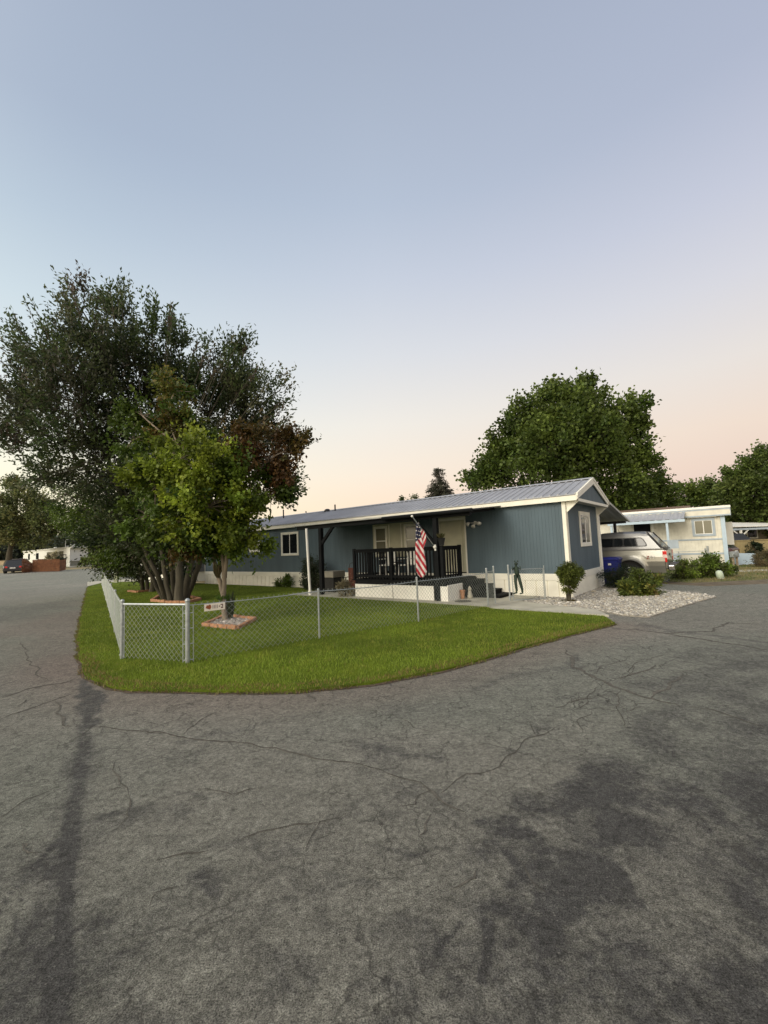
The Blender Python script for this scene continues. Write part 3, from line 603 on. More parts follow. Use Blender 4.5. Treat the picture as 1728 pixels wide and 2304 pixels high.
# eave fascia, both sides, then gable rakes
b = MB(H); b.box(-OH, HL+0.12, -0.15, -0.12, ZE-0.02, 2.935); b.build('fascia', M['trim'], home, bevel=0.004)
b = MB(H); b.box(-OH, HL+0.12, HW+0.12, HW+0.15, ZE-0.02, 2.935); b.build('fascia', M['trim'], home)
b = MB(H); b.box(-OH, HL+0.12, -0.12, -0.001, ZE+0.001, ZE+0.02); b.box(-OH, HL+0.12, HW+0.001, HW+0.12, ZE+0.001, ZE+0.02); b.build('soffit', M['trim'], home)
M['soffit'] = mat('gable_soffit', (0.40, 0.40, 0.37), 0.7, 0.15, 4)
# closed gable box projecting over the end wall
b = MB(H); b.prism([(-OH+0.03, 0.0, ZE+0.03), (-OH+0.03, HW, ZE+0.03), (-OH+0.03, RB, RZ-0.06)], (0.05, 0, 0)); b.build('gable_panel', M['blue'], home)
b = MB(H); b.box(-OH+0.0, 0.0, -0.02, HW+0.02, ZE-0.005, ZE+0.025); b.build('gable_soffit', M['soffit'], home)
b = MB(H); b.box(-OH-0.022, -OH, -0.02, HW+0.02, ZE-0.04, ZE+0.045); b.build('soffit_trim', M['trim'], home)
for s in (-1, 1):
    e0 = RB+s*(RB+0.17); top = RZ-0.005; zl = 2.955; d_ = 0.17
    b = MB(H); b.prism([(-OH-0.03, e0, zl), (-OH-0.03, RB, top), (-OH-0.03, RB, top-d_-0.01), (-OH-0.03, e0-s*0.02, zl-0.14)], (0.03, 0, 0)); b.build('rake_board', M['trim'], home)
    b = MB(H); b.prism([(-OH-0.045, e0, zl+0.03), (-OH-0.045, RB, top+0.035), (-OH-0.045, RB, top-0.045), (-OH-0.045, e0, zl-0.045)], (0.06, 0, 0)); b.build('rake_flashing', M['trim'], home)
    b0 = 0.0 if s < 0 else HW-0.025
    b = MB(H); b.prism([(0, b0, ZE-0.008), (-OH, b0, ZE-0.008), (-OH, b0, ZE-0.04), (-0.0, b0, ZE-0.36)], (0, 0.025, 0)); b.build('bracket', M['trim'], home)
b = MB(H); b.prism([(HL+0.15, -0.17, 2.95), (HL+0.15, HW+0.17, 2.95), (HL+0.15, RB, RZ-0.01)], (-0.1, 0, 0)); b.build('gable_panel', M['blue'], home)
# windows: frame, two panes and a meeting rail proud of the wall
def window(T, u0, u1, z0, z1, parent, fw=0.085, fm='trim', gm=('glass', 'glass'), inner='white', horiz=False, rail=True):
    b = MB(T); b.box(u0, u1, -0.035, -0.001, z0, z0+fw); b.box(u0, u1, -0.035, -0.001, z1-fw, z1); b.box(u0, u0+fw, -0.033, -0.001, z0+fw, z1-fw); b.box(u1-fw, u1, -0.033, -0.001, z0+fw, z1-fw)
    w = b.build('window', M[fm], parent)
    um = (u0+u1)/2; zm = (z0+z1)/2; g = fw
    if horiz: rects = [(u0+g, u1-g, z0+g, zm-0.02), (u0+g, u1-g, zm+0.02, z1-g)]
    else: rects = [(u0+g, um-0.02, z0+g, z1-g), (um+0.02, u1-g, z0+g, z1-g)]
    for i, (p, q, r, s) in enumerate(rects):
        MB(T).box(p, q, -0.012, -0.004, r, s).build('pane', M[gm[i]], w)
    b = MB(T)
    if horiz: b.box(u0+g, u1-g, -0.026, -0.003, zm-0.02, zm+0.02)
    else: b.box(um-0.02, um+0.02, -0.026, -0.003, z0+g, z1-g)
    t = 0.025
    b.box(u0+g, u1-g, -0.022, -0.003, z0+g, z0+g+t); b.box(u0+g, u1-g, -0.022, -0.003, z1-g-t, z1-g)
    b.box(u0+g, u0+g+t, -0.0205, -0.003, z0+g+t, z1-g-t); b.box(u1-g-t, u1-g, -0.0205, -0.003, z0+g+t, z1-g-t)
    b.build('sash', M[inner], w); return w
window(TS, 11.93, 13.21, 1.47, 2.58, home)
window(TS, 14.9, 15.9, 1.70, 2.25, home)
window(TEnd, 1.31, 2.55, 1.45, 2.56, home, gm=('glass', 'curtain'), fw=0.10)
# window bay on the porch
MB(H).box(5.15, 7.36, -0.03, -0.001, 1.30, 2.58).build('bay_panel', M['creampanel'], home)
TB = lambda u, d, z: H(u, d-0.031, z)
window(TB, 6.62, 7.28, 1.34, 2.50, home, fw=0.07, fm='trim', gm=('curtain', 'curtain'), horiz=True)
window(TB, 5.2, 5.80, 1.34, 2.50, home, fw=0.07, fm='trim', gm=('curtain', 'curtain'), horiz=True)
for u in (6.50, 5.92): MB(TB).box(u, u+0.05, -0.02, -0.001, 1.32, 2.54).build('mullion', M['trim'], home)
# front door in its cream surround
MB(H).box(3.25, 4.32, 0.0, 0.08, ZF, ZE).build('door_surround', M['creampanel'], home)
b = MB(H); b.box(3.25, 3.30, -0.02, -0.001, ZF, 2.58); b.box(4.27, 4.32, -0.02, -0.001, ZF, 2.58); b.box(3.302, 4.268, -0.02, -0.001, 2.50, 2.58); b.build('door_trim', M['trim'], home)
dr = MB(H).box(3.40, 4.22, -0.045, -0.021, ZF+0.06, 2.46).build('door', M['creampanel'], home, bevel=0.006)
MB(H).box(3.302, 4.268, -0.05, -0.002, ZF+0.02, ZF+0.05).build('threshold', M['darkblue'], home)
b = MB(H); b.tube([(3.50, -0.046, 1.62), (3.50, -0.10, 1.62)], 0.02); b.ball((3.50, -0.11, 1.62), 0.032); b.build('handle', M['galv'], dr)
# roof vents and pipes
for a, b_, z, r, hh in ((11.1, 1.6, 3.54, 0.035, 0.30), (14.7, 1.3, 3.48, 0.035, 0.42), (13.7, 2.0, 3.54, 0.03, 0.22)):
    MB(H).tube([(a, b_, z-0.1), (a, b_, z+hh)], r).build('vent_pipe', M['black'], home)
b = MB(H); b.ball((11.75, 1.7, 3.58), 0.17, 0.17, 0.12); b.build('roof_vent', M['black'], home, smooth=True)
# flood light with three heads
wl = thing('flood_light', 'white triple-head flood light fixed high on the blue wall beside the door', 'light', H(2.88, -0.05, 2.30))
b = MB(H); b.tube([(2.88, -0.001, 2.36), (2.88, -0.045, 2.36)], 0.06, 14); b.build('wall_plate', M['white'], wl)
for s, dz in ((-1, 0.02), (0, -0.06), (1, 0.02)):
    p0 = (2.88+s*0.03, -0.046, 2.36); p1 = (2.88+s*0.17, -0.12, 2.35+dz); p2 = (2.88+s*0.22, -0.19, 2.29+dz)
    b = MB(H); b.tube([p0, p1], 0.014); b.tube([p1, ((p1[0]+p2[0])/2, -0.155, 2.325+dz), p2], [0.03, 0.05, 0.075], 12); b.build('lamp_head', M['white'], wl, smooth=True)

# ================================================================== PORCH
PB = -2.10; PF = 0.62
por = thing('porch', 'covered wooden porch with black railings, white skirt panels and low dark roof', 'porch', H(4.6, -1.0, 0))
b = MB(H)
u = 2.95
while u < 6.45: b.box(u, u+0.135, PB-0.02, -0.05, PF-0.035, PF); u += 0.14
b.build('deck', M['darkblue'], por)
b = MB(H); b.box(2.95, 6.42, PB-0.015, PB+0.03, PF-0.17, PF-0.036); b.box(2.92, 2.949, PB, -0.05, PF-0.17, PF-0.036); b.box(6.43, 6.46, PB, -0.05, PF-0.17, PF-0.036); b.build('rim_joist', M['darkblue'], por)
TP = lambda u, d, z: H(u, PB-0.03+d, z)
for u0, u1 in ((3.28, 4.80), (4.83, 6.44)):
    gwall(TP, u0, u1, 0.05, 0.47, 0.20, 'skirt_panel', M['white'], por, 0.01, 0.006, 0.02)
gwall(TP, 2.80, 3.10, 0.03, 0.47, 0.31, 'skirt_panel', M['white'], por, 0.01, 0.006, 0.02)
gwall(lambda u, d, z: H(2.80+d, u, z), PB-0.005, PB+0.85, 0.03, 0.50, 0.10, 'skirt_panel', M['white'], por, 0.03, 0.02, 0.03)
# roof cover
b = MB(H); b.prism([(1.90, -0.155, 2.835), (1.90, PB-0.12, 2.635), (1.90, PB-0.12, 2.60), (1.90, -0.155, 2.80)], (7.55, 0, 0)); b.build('porch_roof', M['black'], por)
b = MB(H); b.box(1.90, 9.45, PB-0.15, PB-0.121, 2.615, 2.66); b.build('drip_edge', M['soffit'], por)
b = MB(H); b.box(1.95, 9.42, PB-0.06, PB+0.06, 2.47, 2.598); b.build('beam', M['darkblue'], por)
b = MB(H); b.tube([(1.80, PB-0.19, 2.60), (5.0, PB-0.19, 2.59)], 0.055, 10); b.build('gutter', M['darkblue'], por)
b = MB(H)
u = 2.1
while u < 9.4: b.prism([(u, -0.16, 2.80), (u, PB+0.06, 2.605), (u, PB+0.06, 2.52), (u, -0.16, 2.715)], (0.05, 0, 0)); u += 0.6
b.build('rafters', M['darkblue'], por)
for a in (3.12, 8.12):
    z0 = 0.0 if a < 4 else 0.0
    b = MB(H); b.box(a-0.07, a+0.07, PB-0.07, PB+0.07, z0, 2.469); b.build('post', M['darkblue'], por, bevel=0.008)
def brace(a0, z0, a1, z1, w=0.1):
    b = MB(H); b.prism([(a0, PB-0.04, z0), (a1, PB-0.04, z1), (a1+(0.0), PB-0.04, z1), (a1, PB-0.04, z1)][:2]+[(a1-0.14*(1 if a1 > a0 else -1), PB-0.04, z1), (a0, PB-0.04, z0-0.0-0.16)][:2], (0, 0.08, 0)); return b
for a0, a1 in ((3.19, 3.95), (8.05, 7.42)):
    s = 1 if a1 > a0 else -1
    b = MB(H); b.prism([(a0, PB-0.045, 1.62 if a0 < 4 else 1.85), (a0, PB-0.045, 1.80 if a0 < 4 else 2.0), (a1-s*0.14, PB-0.045, 2.469), (a1, PB-0.045, 2.469)], (0, 0.09, 0)); b.build('brace', M['darkblue'], por)
# railings
def rail(p, q, n, nm='railing'):
    """p,q in (a,b); one mesh for rails, each baluster panel one mesh"""
    P = Vector(H(p[0], p[1], 0)); Q = Vector(H(q[0], q[1], 0)); d = (Q-P).normalized(); w = Vector((-d.y, d.x, 0)); L = (Q-P).length
    def T(u, v, z): r = P+d*u+w*v; return (r.x, r.y, z)
    b = MB(T); b.box(0, L, -0.06, 0.06, 1.60, 1.64); b.box(0, L, -0.02, 0.02, 1.52, 1.60)
    r_ = b.build(nm, M['darkblue'], por); MB(T).box(0, L, -0.02, 0.02, PF+0.08, PF+0.16).build('bottom_rail', M['darkblue'], por)
    for i in range(n):
        u = L*(i+0.5)/n; MB(T).box(u-0.019, u+0.019, -0.055, -0.021, PF+0.02, 1.56).build('baluster', M['darkblue'], r_)
rail((3.20, PB), (6.42, PB), 25); rail((6.46, PB+0.04), (6.46, -0.05), 15); rail((2.98, PB+0.05), (2.98, -0.98), 7)
for a, b_ in ((6.46, PB), (2.98, PB-0.0), (2.98, -1.02), (4.85, PB)):
    if a == 2.98 and b_ == PB: a = 2.95
    MB(H).box(a-0.045, a+0.045, b_-0.045, b_+0.045, PF, 1.66).build('rail_post', M['darkblue'], por, bevel=0.005)
# steps
st = thing('steps', 'dark wooden steps descending beside the blue wall from the porch', 'steps', H(2.5, -0.5, 0))
for i, (a0, zt) in enumerate(((2.62, 0.545), (2.34, 0.40), (2.06, 0.25), (1.72, 0.13))):
    MB(H).box(a0, a0+0.31, -0.97, -0.06, zt-0.04, zt).build('tread', M['darkblue'], st, bevel=0.004)
    MB(H).box(a0+0.02, a0+0.04, -0.955, -0.075, 0.046, zt-0.041).build('riser', M['darkblue'], st)
for b0 in (-0.96, -0.10):
    MB(H).prism([(2.90, b0, 0.046), (2.90, b0, 0.50), (2.64, b0, 0.50), (2.64, b0, 0.355), (2.36, b0, 0.355), (2.36, b0, 0.205), (2.08, b0, 0.205), (2.08, b0, 0.085), (1.75, b0, 0.085), (1.75, b0, 0.046)], (0, 0.03, 0)).build('stringer', M['darkblue'], st)

# leaning white pole by the porch end
wp = Vector(H(8.53, -2.33, 0.03)); wt = Vector(CAM+ray(689.5, 1192)*(wp.y/ (ray(689.5, 1192)[1])));  wt = wp+(wt-wp).normalized()*2.46
b = MB(); b.tube([wp, wp.lerp(wt, .5), wt], 0.048, 12); b.tube([wp, wp+(wt-wp)*0.07], 0.062, 12)
b.build('white_post', M['white'], None, smooth=False); o = COL.objects[-1]; tag(o, 'slightly leaning white round pole at the dark corner of the porch', 'pole')

# flag ---------------------------------------------------------------
br = Vector(H(3.12, PB-0.075, 1.60)); ta, tz = W_(927, 1161.5, -2.95); tip = Vector(H(ta, -2.95, tz))
fl_ = thing('flag', 'american flag hanging limp from an angled pole on the porch post', 'flag', tuple(br))
b = MB(); b.tube([br, tip], 0.014, 8); b.build('pole', M['galv'], fl_); b = MB(); b.ball(tuple(tip), 0.035, nu=8, nv=6); b.build('finial', M['white'], fl_)
b = MB(); b.ball(tuple(br+(tip-br).normalized()*0.03), 0.055, nu=8, nv=6); b.tube([br-Vector((0, 0, 0.09)), br+Vector((0, 0, 0.09))], 0.03, 8); b.build('bracket', M['white'], fl_)
M['fred'] = mat('flag_red', (0.42, 0.015, 0.03), 0.7, 0.1, 10); M['fwhite'] = mat('flag_white', (0.72, 0.66, 0.63), 0.7, 0.06, 10); M['fnavy'] = mat('flag_navy', (0.015, 0.018, 0.05), 0.7, 0.1, 10)
def zoom3(x, y): return 820+x*280/1659, 1110+y*280/1659
def flagcloth(outline, colour, depth_off, fold, nx=46, ny=150):
    """outline(t)->(xl,xr) in the cloth's own front elevation, t down; folds give depth"""
    vs = []; fs = []; mi = []; ys = np.linspace(*outline[0], ny)
    dep = br.lerp(tip, 0.62); base_d = float((np.array(dep)-CAM)@FW)
    for y in ys:
        xl, xr = np.interp(y, outline[1], outline[2]), np.interp(y, outline[1], outline[3])
        for i in range(nx):
            s = i/(nx-1); x = xl+(xr-xl)*s; p = at(*zoom3(x, y), base_d+depth_off(s, y)+fold*sin(s*9+y*0.004)); vs.append(tuple(p))
    for j in range(ny-1):
        for i in range(nx-1):
            fs.append((j*nx+i, j*nx+i+1, (j+1)*nx+i+1, (j+1)*nx+i)); y = ys[j]; xl, xr = np.interp(y, outline[1], outline[2]), np.interp(y, outline[1], outline[3])
            mi.append(colour(xl+(xr-xl)*(i+0.5)/(nx-1), y))
    b = MB(); b.v = vs; b.f = fs; b.mi = mi; return b
def c_low(x, y):
    if y < 600+ (0 if x > 735 else 0) - (x-685)*0.9 + 45: # canton
        gx_, gy_ = (x-690)/27.0, (y-(x-690)*0.25)/52.0; r = int(math.floor(gy_)); fx = (gx_+0.5*(r % 2)) % 1-0.5; fy = gy_-r-0.5
        return 1 if (fx*27)**2+(fy*52)**2 < 62 else 2
    k = ((y-645)-1.55*(x-683))/108.0
    return 0 if (k % 1) < 0.50 else 1
def c_fold(x, y):
    k = ((x-750)+0.42*(y-480))/46.0
    return 1 if (k % 1) < 0.5 else 0
lo = flagcloth(((392, 1118), [392, 430, 560, 700, 900, 1050, 1118], [695, 686, 682, 680, 684, 695, 740], [722, 745, 752, 785, 815, 832, 785]), c_low, lambda s, y: 0.03*s, 0.018)
m1 = lo.build('cloth', [M['fred'], M['fwhite'], M['fnavy']], fl_, smooth=True); sm = m1.modifiers.new('thick', 'SOLIDIFY'); sm.thickness = 0.004
up = flagcloth(((478, 725), [478, 540, 640, 725], [742, 742, 765, 776], [778, 818, 822, 786]), c_fold, lambda s, y: 0.05-0.05*s, 0.012)
m2 = up.build('cloth_fold', [M['fred'], M['fwhite'], M['fnavy']], fl_, smooth=True); sm = m2.modifiers.new('thick', 'SOLIDIFY'); sm.thickness = 0.004

# pot on the rail
pt = thing('flower_pot', 'tapered black pot of dry grassy plant standing on the porch rail corner', 'plant pot', H(2.95, PB, 1.66))
b = MB(H); b.tube([(2.95, PB, 1.662), (2.95, PB, 1.70), (2.95, PB, 1.86), (2.95, PB, 1.88)], [0.075, 0.08, 0.115, 0.125], 14); b.build('pot', M['black'], pt)
def tuft(c, n, hgt, spread, wid, cols, parent, name='foliage', leafy=False):
    v = []; t = []
    for i in range(n):
        a = RNG.uniform(0, 2*pi); r = spread*sqrt(RNG.random()); q = RNG.uniform(0, 2*pi); hh = hgt*RNG.uniform(0.5, 1.1); w = wid*RNG.uniform(0.6, 1.3)
        b0 = np.array([c[0]+0.35*r*cos(a), c[1]+0.35*r*sin(a), c[2]]); tp = np.array([c[0]+r*cos(a), c[1]+r*sin(a), c[2]+hh]); md = b0*0.45+tp*0.55+np.array([0, 0, hh*0.12]); s = np.array([cos(q), sin(q), 0])*w/2
        v += [b0, md-s, tp, md+s]; col = cols[RNG.integers(0, len(cols))]; t += [col]*4
    v = np.array(v); f = np.arange(len(v)).reshape(-1, 4); return npmesh(name, v, f, M['leaf'], parent=parent, tint=np.array(t))
tuft(H(2.95, PB, 1.87), 220, 0.15, 0.16, 0.012, [(0.12, 0.12, 0.05), (0.16, 0.12, 0.06), (0.07, 0.09, 0.03)], pt)

# plastic chairs on the porch
def pchair(a, b_, rot, lbl, mk='white'):
    c = thing('chair', lbl, 'chair', H(a, b_, PF), 'white chairs on the porch')
    def T(x, y, z): return H(a+x*cos(rot)-y*sin(rot), b_+x*sin(rot)+y*cos(rot), PF+z)
    MB(T).box(-0.23, 0.23, -0.22, 0.22, 0.40, 0.435).build('seat', M[mk], c, bevel=0.012)
    b = MB(T); b.prism([(-0.22, 0.20, 0.436), (0.22, 0.20, 0.436), (0.19, 0.28, 0.86), (0.10, 0.29, 0.92), (-0.10, 0.29, 0.92), (-0.19, 0.28, 0.86)], (0, 0.02, 0)); b.build('backrest', M[mk], c)
    for x in (-0.2, 0.2):
        for y in (-0.19, 0.19): MB(T).tube([(x, y, 0.40), (x*1.15, y*1.15, 0.0)], [0.025, 0.018], 6).build('leg', M[mk], c)
        MB(T).box(x-0.025, x+0.025, -0.22, 0.24, 0.62, 0.645).build('armrest', M[mk], c)
pchair(5.1, -0.9, 0.1, 'white plastic chair behind the porch railing, nearer the flag'); pchair(6.0, -0.85, -0.15, 'white plastic chair behind the porch railing, nearer the dark storage box')
tb = thing('porch_table', 'small dark round table between the two white porch chairs', 'table', H(5.55, -0.9, PF))
b = MB(H); b.tube([(5.55, -0.9, PF+0.50), (5.55, -0.9, PF+0.53)], 0.25, 20); b.build('table_top', M['black'], tb); b = MB(H); b.tube([(5.55, -0.9, PF), (5.55, -0.9, PF+0.499)], 0.03, 8); b.tube([(5.55, -0.9, PF), (5.55, -0.9, PF+0.02)], 0.16, 14); b.build('base', M['black'], tb)

# patio things left of the porch: black box, metal bench, upright sled, dark shrub
bx = thing('storage_box', 'black covered box with a flat beige lid standing on the patio', 'box', H(8.5, -1.15, 0.045))
MB(H).box(8.20, 8.84, -1.45, -0.85, 0.05, 0.60).build('body', M['black'], bx, bevel=0.02)
M['beige'] = mat('beige_lid', (0.22, 0.205, 0.165), 0.6, 0.15, 6); MB(H).box(8.18, 8.86, -1.48, -0.82, 0.602, 0.84).build('lid', M['beige'], bx, bevel=0.02)
be = thing('garden_chair', 'low black metal garden chair beside the black patio box', 'chair', H(7.7, -0.9, 0.045))
for x in (7.40, 7.94):
    b = MB(H); b.tube([(x, -1.25, 0.05), (x+0.02, -1.2, 0.40), (x, -0.75, 0.38), (x, -0.62, 0.78)], 0.016, 7); b.tube([(x, -0.7, 0.05), (x, -0.78, 0.38)], 0.016, 7); b.tube([(x, -1.22, 0.42), (x, -1.22, 0.58), (x, -0.68, 0.60)], 0.014, 7); b.build('side_frame', M['black'], be)
b = MB(H)
for i in range(8): y = -1.2+i*0.06; b.box(7.40, 7.94, y, y+0.035, 0.385, 0.40)
b.build('seat', M['beige'], be)
b = MB(H)
for i in range(5): b.box(7.42, 7.92, -0.74+i*0.022, -0.725+i*0.022, 0.46+i*0.065, 0.50+i*0.065)
b.build('backrest', M['beige'], be)
sg = thing('wooden_sled', 'old red-brown slatted wooden sled standing upright between the garden chair and the porch railing', 'sled', H(7.08, -1.5, 0.045))
M['redwood'] = mat('old_red_wood', (0.10, 0.030, 0.018), 0.75, 0.4, 12, 0.3)
b = MB(H)
for i in range(5): b.box(6.98+i*0.075, 7.035+i*0.075, -1.52, -1.50, 0.10, 0.98)
b.build('slats', M['redwood'], sg)
for x in (6.97, 7.35): MB(H).tube([(x, -1.47, 0.05), (x, -1.47, 0.95), (x+ (0.06 if x < 7.1 else -0.06), -1.47, 1.12), (7.16, -1.47, 1.16)], 0.012, 7).build('runner', M['black'], sg)
# small things by the steps
gn = thing('garden_statue', 'small grey stone statue at the foot of the dark steps', 'statue', H(2.55, -1.28, 0.045))
b = MB(H); b.tube([(2.55, -1.28, 0.046), (2.55, -1.28, 0.12), (2.55, -1.28, 0.20), (2.55, -1.28, 0.27)], [0.08, 0.085, 0.06, 0.045], 10); b.ball((2.55, -1.28, 0.31), 0.055); b.build('figure', M['concrete'], gn, smooth=True)
b = MB(H); b.tube([(2.55, -1.28, 0.335), (2.55, -1.28, 0.42)], [0.055, 0.008], 10); b.build('hat', M['concrete'], gn)
tp = thing('clay_pot', 'rough orange clay post-shaped pot at the corner of the white porch skirt', 'pot', H(2.68, -1.32, 0.045))
b = MB(H); b.tube([(2.72, -1.42, 0.046), (2.72, -1.42, 0.25), (2.72, -1.42, 0.27), (2.72, -1.42, 0.31)], [0.055, 0.075, 0.085, 0.085], 12); b.build('pot', M['brick'], tp)
mtt = MB(H); mtt.tube([(2.42, -1.95, 0.047), (2.42, -1.95, 0.055)], 0.24, 24); mtt.build('doormat', mat('dark_mat', (0.10, 0.095, 0.075), 0.95, 0.3, 20)); tag(COL.objects[-1], 'round dark mat lying on the concrete by the porch steps', 'mat')

# ================================================================== CHAIN LINK FENCE
fence = thing('chain_link_fence', 'low galvanised chain link fence enclosing the corner lawn', 'fence', tuple(G(422, 1497)))
FH = 0.93
def post(p, r=0.026, hh=0.96, nm='post', par=fence, lean=(0, 0)):
    b = MB(); t = Vector((p[0]+lean[0], p[1]+lean[1], hh)); b.tube([(p[0], p[1], -0.02), t], r, 10); b.ball((t.x, t.y, t.z), r*1.15, r*1.15, r*1.2, 10, 6); return b.build(nm, M['galv'], par)
def mesh_panel(P, Q, par=fence, z0=0.05, z1=None, pitch=0.092, r=0.0028, sag=0.0, barbs=True, nm='mesh'):
    z1 = z1 or FH-0.03; P = Vector((P[0], P[1], 0)); Q = Vector((Q[0], Q[1], 0)); L = (Q-P).length; d = (Q-P)/L; w = Vector((-d.y, d.x, 0))
    Hh = z1-z0; segs = []
    def pt(u, z): q = P+d*u; s = sag*4*(u/L)*(1-u/L); return np.array([q.x, q.y, z-s*(z-z0)/Hh])
    u = -Hh
    while u < L:
        for sg_ in (0, 1):
            a0, a1 = u, u+Hh; zz0, zz1 = z0, z1
            if a0 < 0: zz0 = z0+(0-a0); a0_ = 0
            else: a0_ = a0
            if a1 > L: zz1 = z1-(a1-L); a1_ = L
            else: a1_ = a1
            if zz1 > zz0:
                if sg_ == 0: segs.append((pt(a0_, zz0), pt(a1_, zz1), 1))
                else: segs.append((pt(L-a0_, zz0), pt(L-a1_, zz1), -1))
        u += pitch
    if barbs:
        u = 0.02
        while u < L: p = pt(u, z1); segs.append((p, p+np.array([d.x*0.012, d.y*0.012, 0.035]), 1)); p = pt(u, z1); segs.append((p, p+np.array([-d.x*0.012, -d.y*0.012, 0.035]), -1)); u += pitch
    n = len(segs); v = np.zeros((n, 6, 3)); wv = np.array(w)
    for i, (p, q, k) in enumerate(segs):
        dr_ = (q-p)/max(1e-6, np.linalg.norm(q-p)); up_ = np.cross(dr_, wv); o_ = wv*0.002*k
        for j in range(3):
            t = 2*pi*j/3; off = (wv*cos(t)+up_*sin(t))*r+o_; v[i, j] = p+off; v[i, 3+j] = q+off
    f = []
    for j in range(3): f.append([j, (j+1) % 3, 3+(j+1) % 3, 3+j])
    f = (np.array(f)[None]+np.arange(n)[:, None, None]*6).reshape(-1, 4)
    return npmesh(nm, v.reshape(-1, 3), f, M['wire'], parent=par)
A_ = G(274, 1487); B_ = G(422, 1497); C_ = G(719, 1441); D_ = G(942, 1402); E_ = G(1099, 1368); E2 = G(1115, 1362)
post(A_, 0.028, 0.955); post(B_, 0.034, 0.965); post(C_, 0.019, 0.93); post(D_, 0.021, 0.975); post(E_, 0.026, 1.0); post(E2, 0.022, 1.03)
mesh_panel(A_, B_, barbs=False); mesh_panel(B_, C_, sag=0.015); mesh_panel(C_, D_, sag=0.02); mesh_panel(D_, E_, sag=0.01); mesh_panel(E_, E2, pitch=0.07)
def wire(P, Q, z, r=0.006, nm='top_wire', sag=0.0, par=fence):
    b = MB(); pts = []
    for i in range(13): t = i/12; p = Vector(P).lerp(Vector(Q), t); pts.append((p.x, p.y, z-sag*4*t*(1-t)))
    b.tube(pts, r, 6); return b.build(nm, M['galv'], par)
wire(A_, B_, 0.905, 0.019, 'top_rail')
for P, Q, s in ((B_, C_, 0.015), (C_, D_, 0.02), (D_, E_, 0.01)): wire(P, Q, 0.895, 0.0085, 'top_wire', s)
wire(E_, E2, 0.92, 0.008)
for P, dx in ((A_, 0.055), (B_, -0.06), (B_, 0.075)):
    q = Vector((P.x+dx, P.y+(-0.02 if dx < 0 else 0.03)*(1 if P is B_ else -1), 0)); b = MB(); b.tube([(q.x, q.y, 0.05), (q.x, q.y, 0.9)], 0.007, 6)
    for z in (0.08, 0.32, 0.55, 0.78): b.tube([(q.x, q.y, z), (P.x, P.y, z)], 0.009, 6)
    b.build('tension_bar', M['galv'], fence)
for P, zs in ((A_, (0.1, 0.35, 0.6, 0.82)), (B_, (0.1, 0.35, 0.6, 0.82))):
    for z in zs: b = MB(); b.tube([(P.x, P.y, z-0.012), (P.x, P.y, z+0.012)], 0.038, 12); b.build('band', M['galv'], fence)
# left run beside the street
fdir = (Vector((FE2.x, FE2.y, 0))-Vector((A_.x, A_.y, 0))); FLn = fdir.length; fdir /= FLn
ns = 8; prev = A_
for i in range(1, ns+1):
    p = Vector((A_.x, A_.y, 0))+fdir*(FLn*i/ns); post(p, 0.02, 0.95); mesh_panel(prev, p, sag=0.012, r=0.0015); wire(prev, p, 0.895, 0.010, 'top_wire', 0.012); prev = p
# gate standing open in front of the skirting
gate = thing('gate', 'open chain link gate standing in front of the cream skirting', 'gate', tuple(G(1148, 1355)))
g0 = G(1148, 1355); g1 = G(1156, 1354); g2 = G(1226, 1351)
g1 = g0+(g2-g0)*0.10
post(g0, 0.024, 1.02, 'gate_post', gate)
b = MB(); b.tube([(g1.x, g1.y, 0.05), (g1.x, g1.y, 0.90), (g2.x, g2.y, 0.90), (g2.x, g2.y, 0.05), (g1.x, g1.y, 0.05)], 0.014, 8); b.tube([(g2.x+0.03, g2.y, 0.02), (g2.x+0.03, g2.y, 0.98)], 0.012, 8); b.build('frame', M['galv'], gate)
mesh_panel(g1, g2, gate, 0.07, 0.88, barbs=False, r=0.0026, pitch=0.07)
for z in (0.15, 0.78): b = MB(); b.tube([(g0.x, g0.y, z), (g1.x, g1.y, z)], 0.014, 8); b.tube([(g0.x, g0.y, z-0.03), (g0.x, g0.y, z+0.03)], 0.034, 10); b.build('hinge', M['galv'], gate)
# long-legged dark green ornament hanging on the gate
fr = thing('hanging_figure', 'dark green long-legged frog ornament hanging on the open gate', 'ornament', tuple(g1+Vector((0, 0, 0.2))))
M['dgreen'] = mat('dark_green_cloth', (0.018, 0.034, 0.020), 0.7, 0.5, 20, 0.3)
dg = (g2-g0).normalized(); nn = Vector((dg.y, -dg.x, 0)); nn = nn if nn.y < 0 else -nn
def FT(x, y, z): q = g0+dg*(0.22+x)+nn*(0.03+y); return (q.x, q.y, z)
b = MB(FT); b.tube([(0.0, 0, 1.02), (0.0, 0.01, 0.93), (0.01, 0.01, 0.80), (0.02, 0, 0.72)], [0.025, 0.06, 0.07, 0.05], 10); b.ball((0.0, 0.02, 1.06), 0.05, 0.045, 0.045)
b.ball((-0.04, 0.03, 1.13), 0.022); b.ball((0.04, 0.03, 1.13), 0.022)
b.tube([(-0.03, 0, 0.75), (-0.05, 0.02, 0.55), (-0.03, 0.02, 0.34), (-0.04, 0.02, 0.26), (-0.14, 0.04, 0.24)], [0.05, 0.042, 0.032, 0.025, 0.018], 8)
b.tube([(0.05, 0, 0.75), (0.09, 0.02, 0.52), (0.13, 0.02, 0.33), (0.13, 0.02, 0.24), (0.05, 0.05, 0.23)], [0.05, 0.045, 0.034, 0.025, 0.018], 8)
b.build('body', M['dgreen'], fr, smooth=True)
for s in (-1, 1): b = MB(FT); b.tube([(s*0.05, 0.01, 0.95), (s*0.12, 0.03, 0.90), (s*0.10, 0.03, 0.99)], [0.024, 0.018, 0.013], 7); b.build('arm', M['dgreen'], fr, smooth=True)
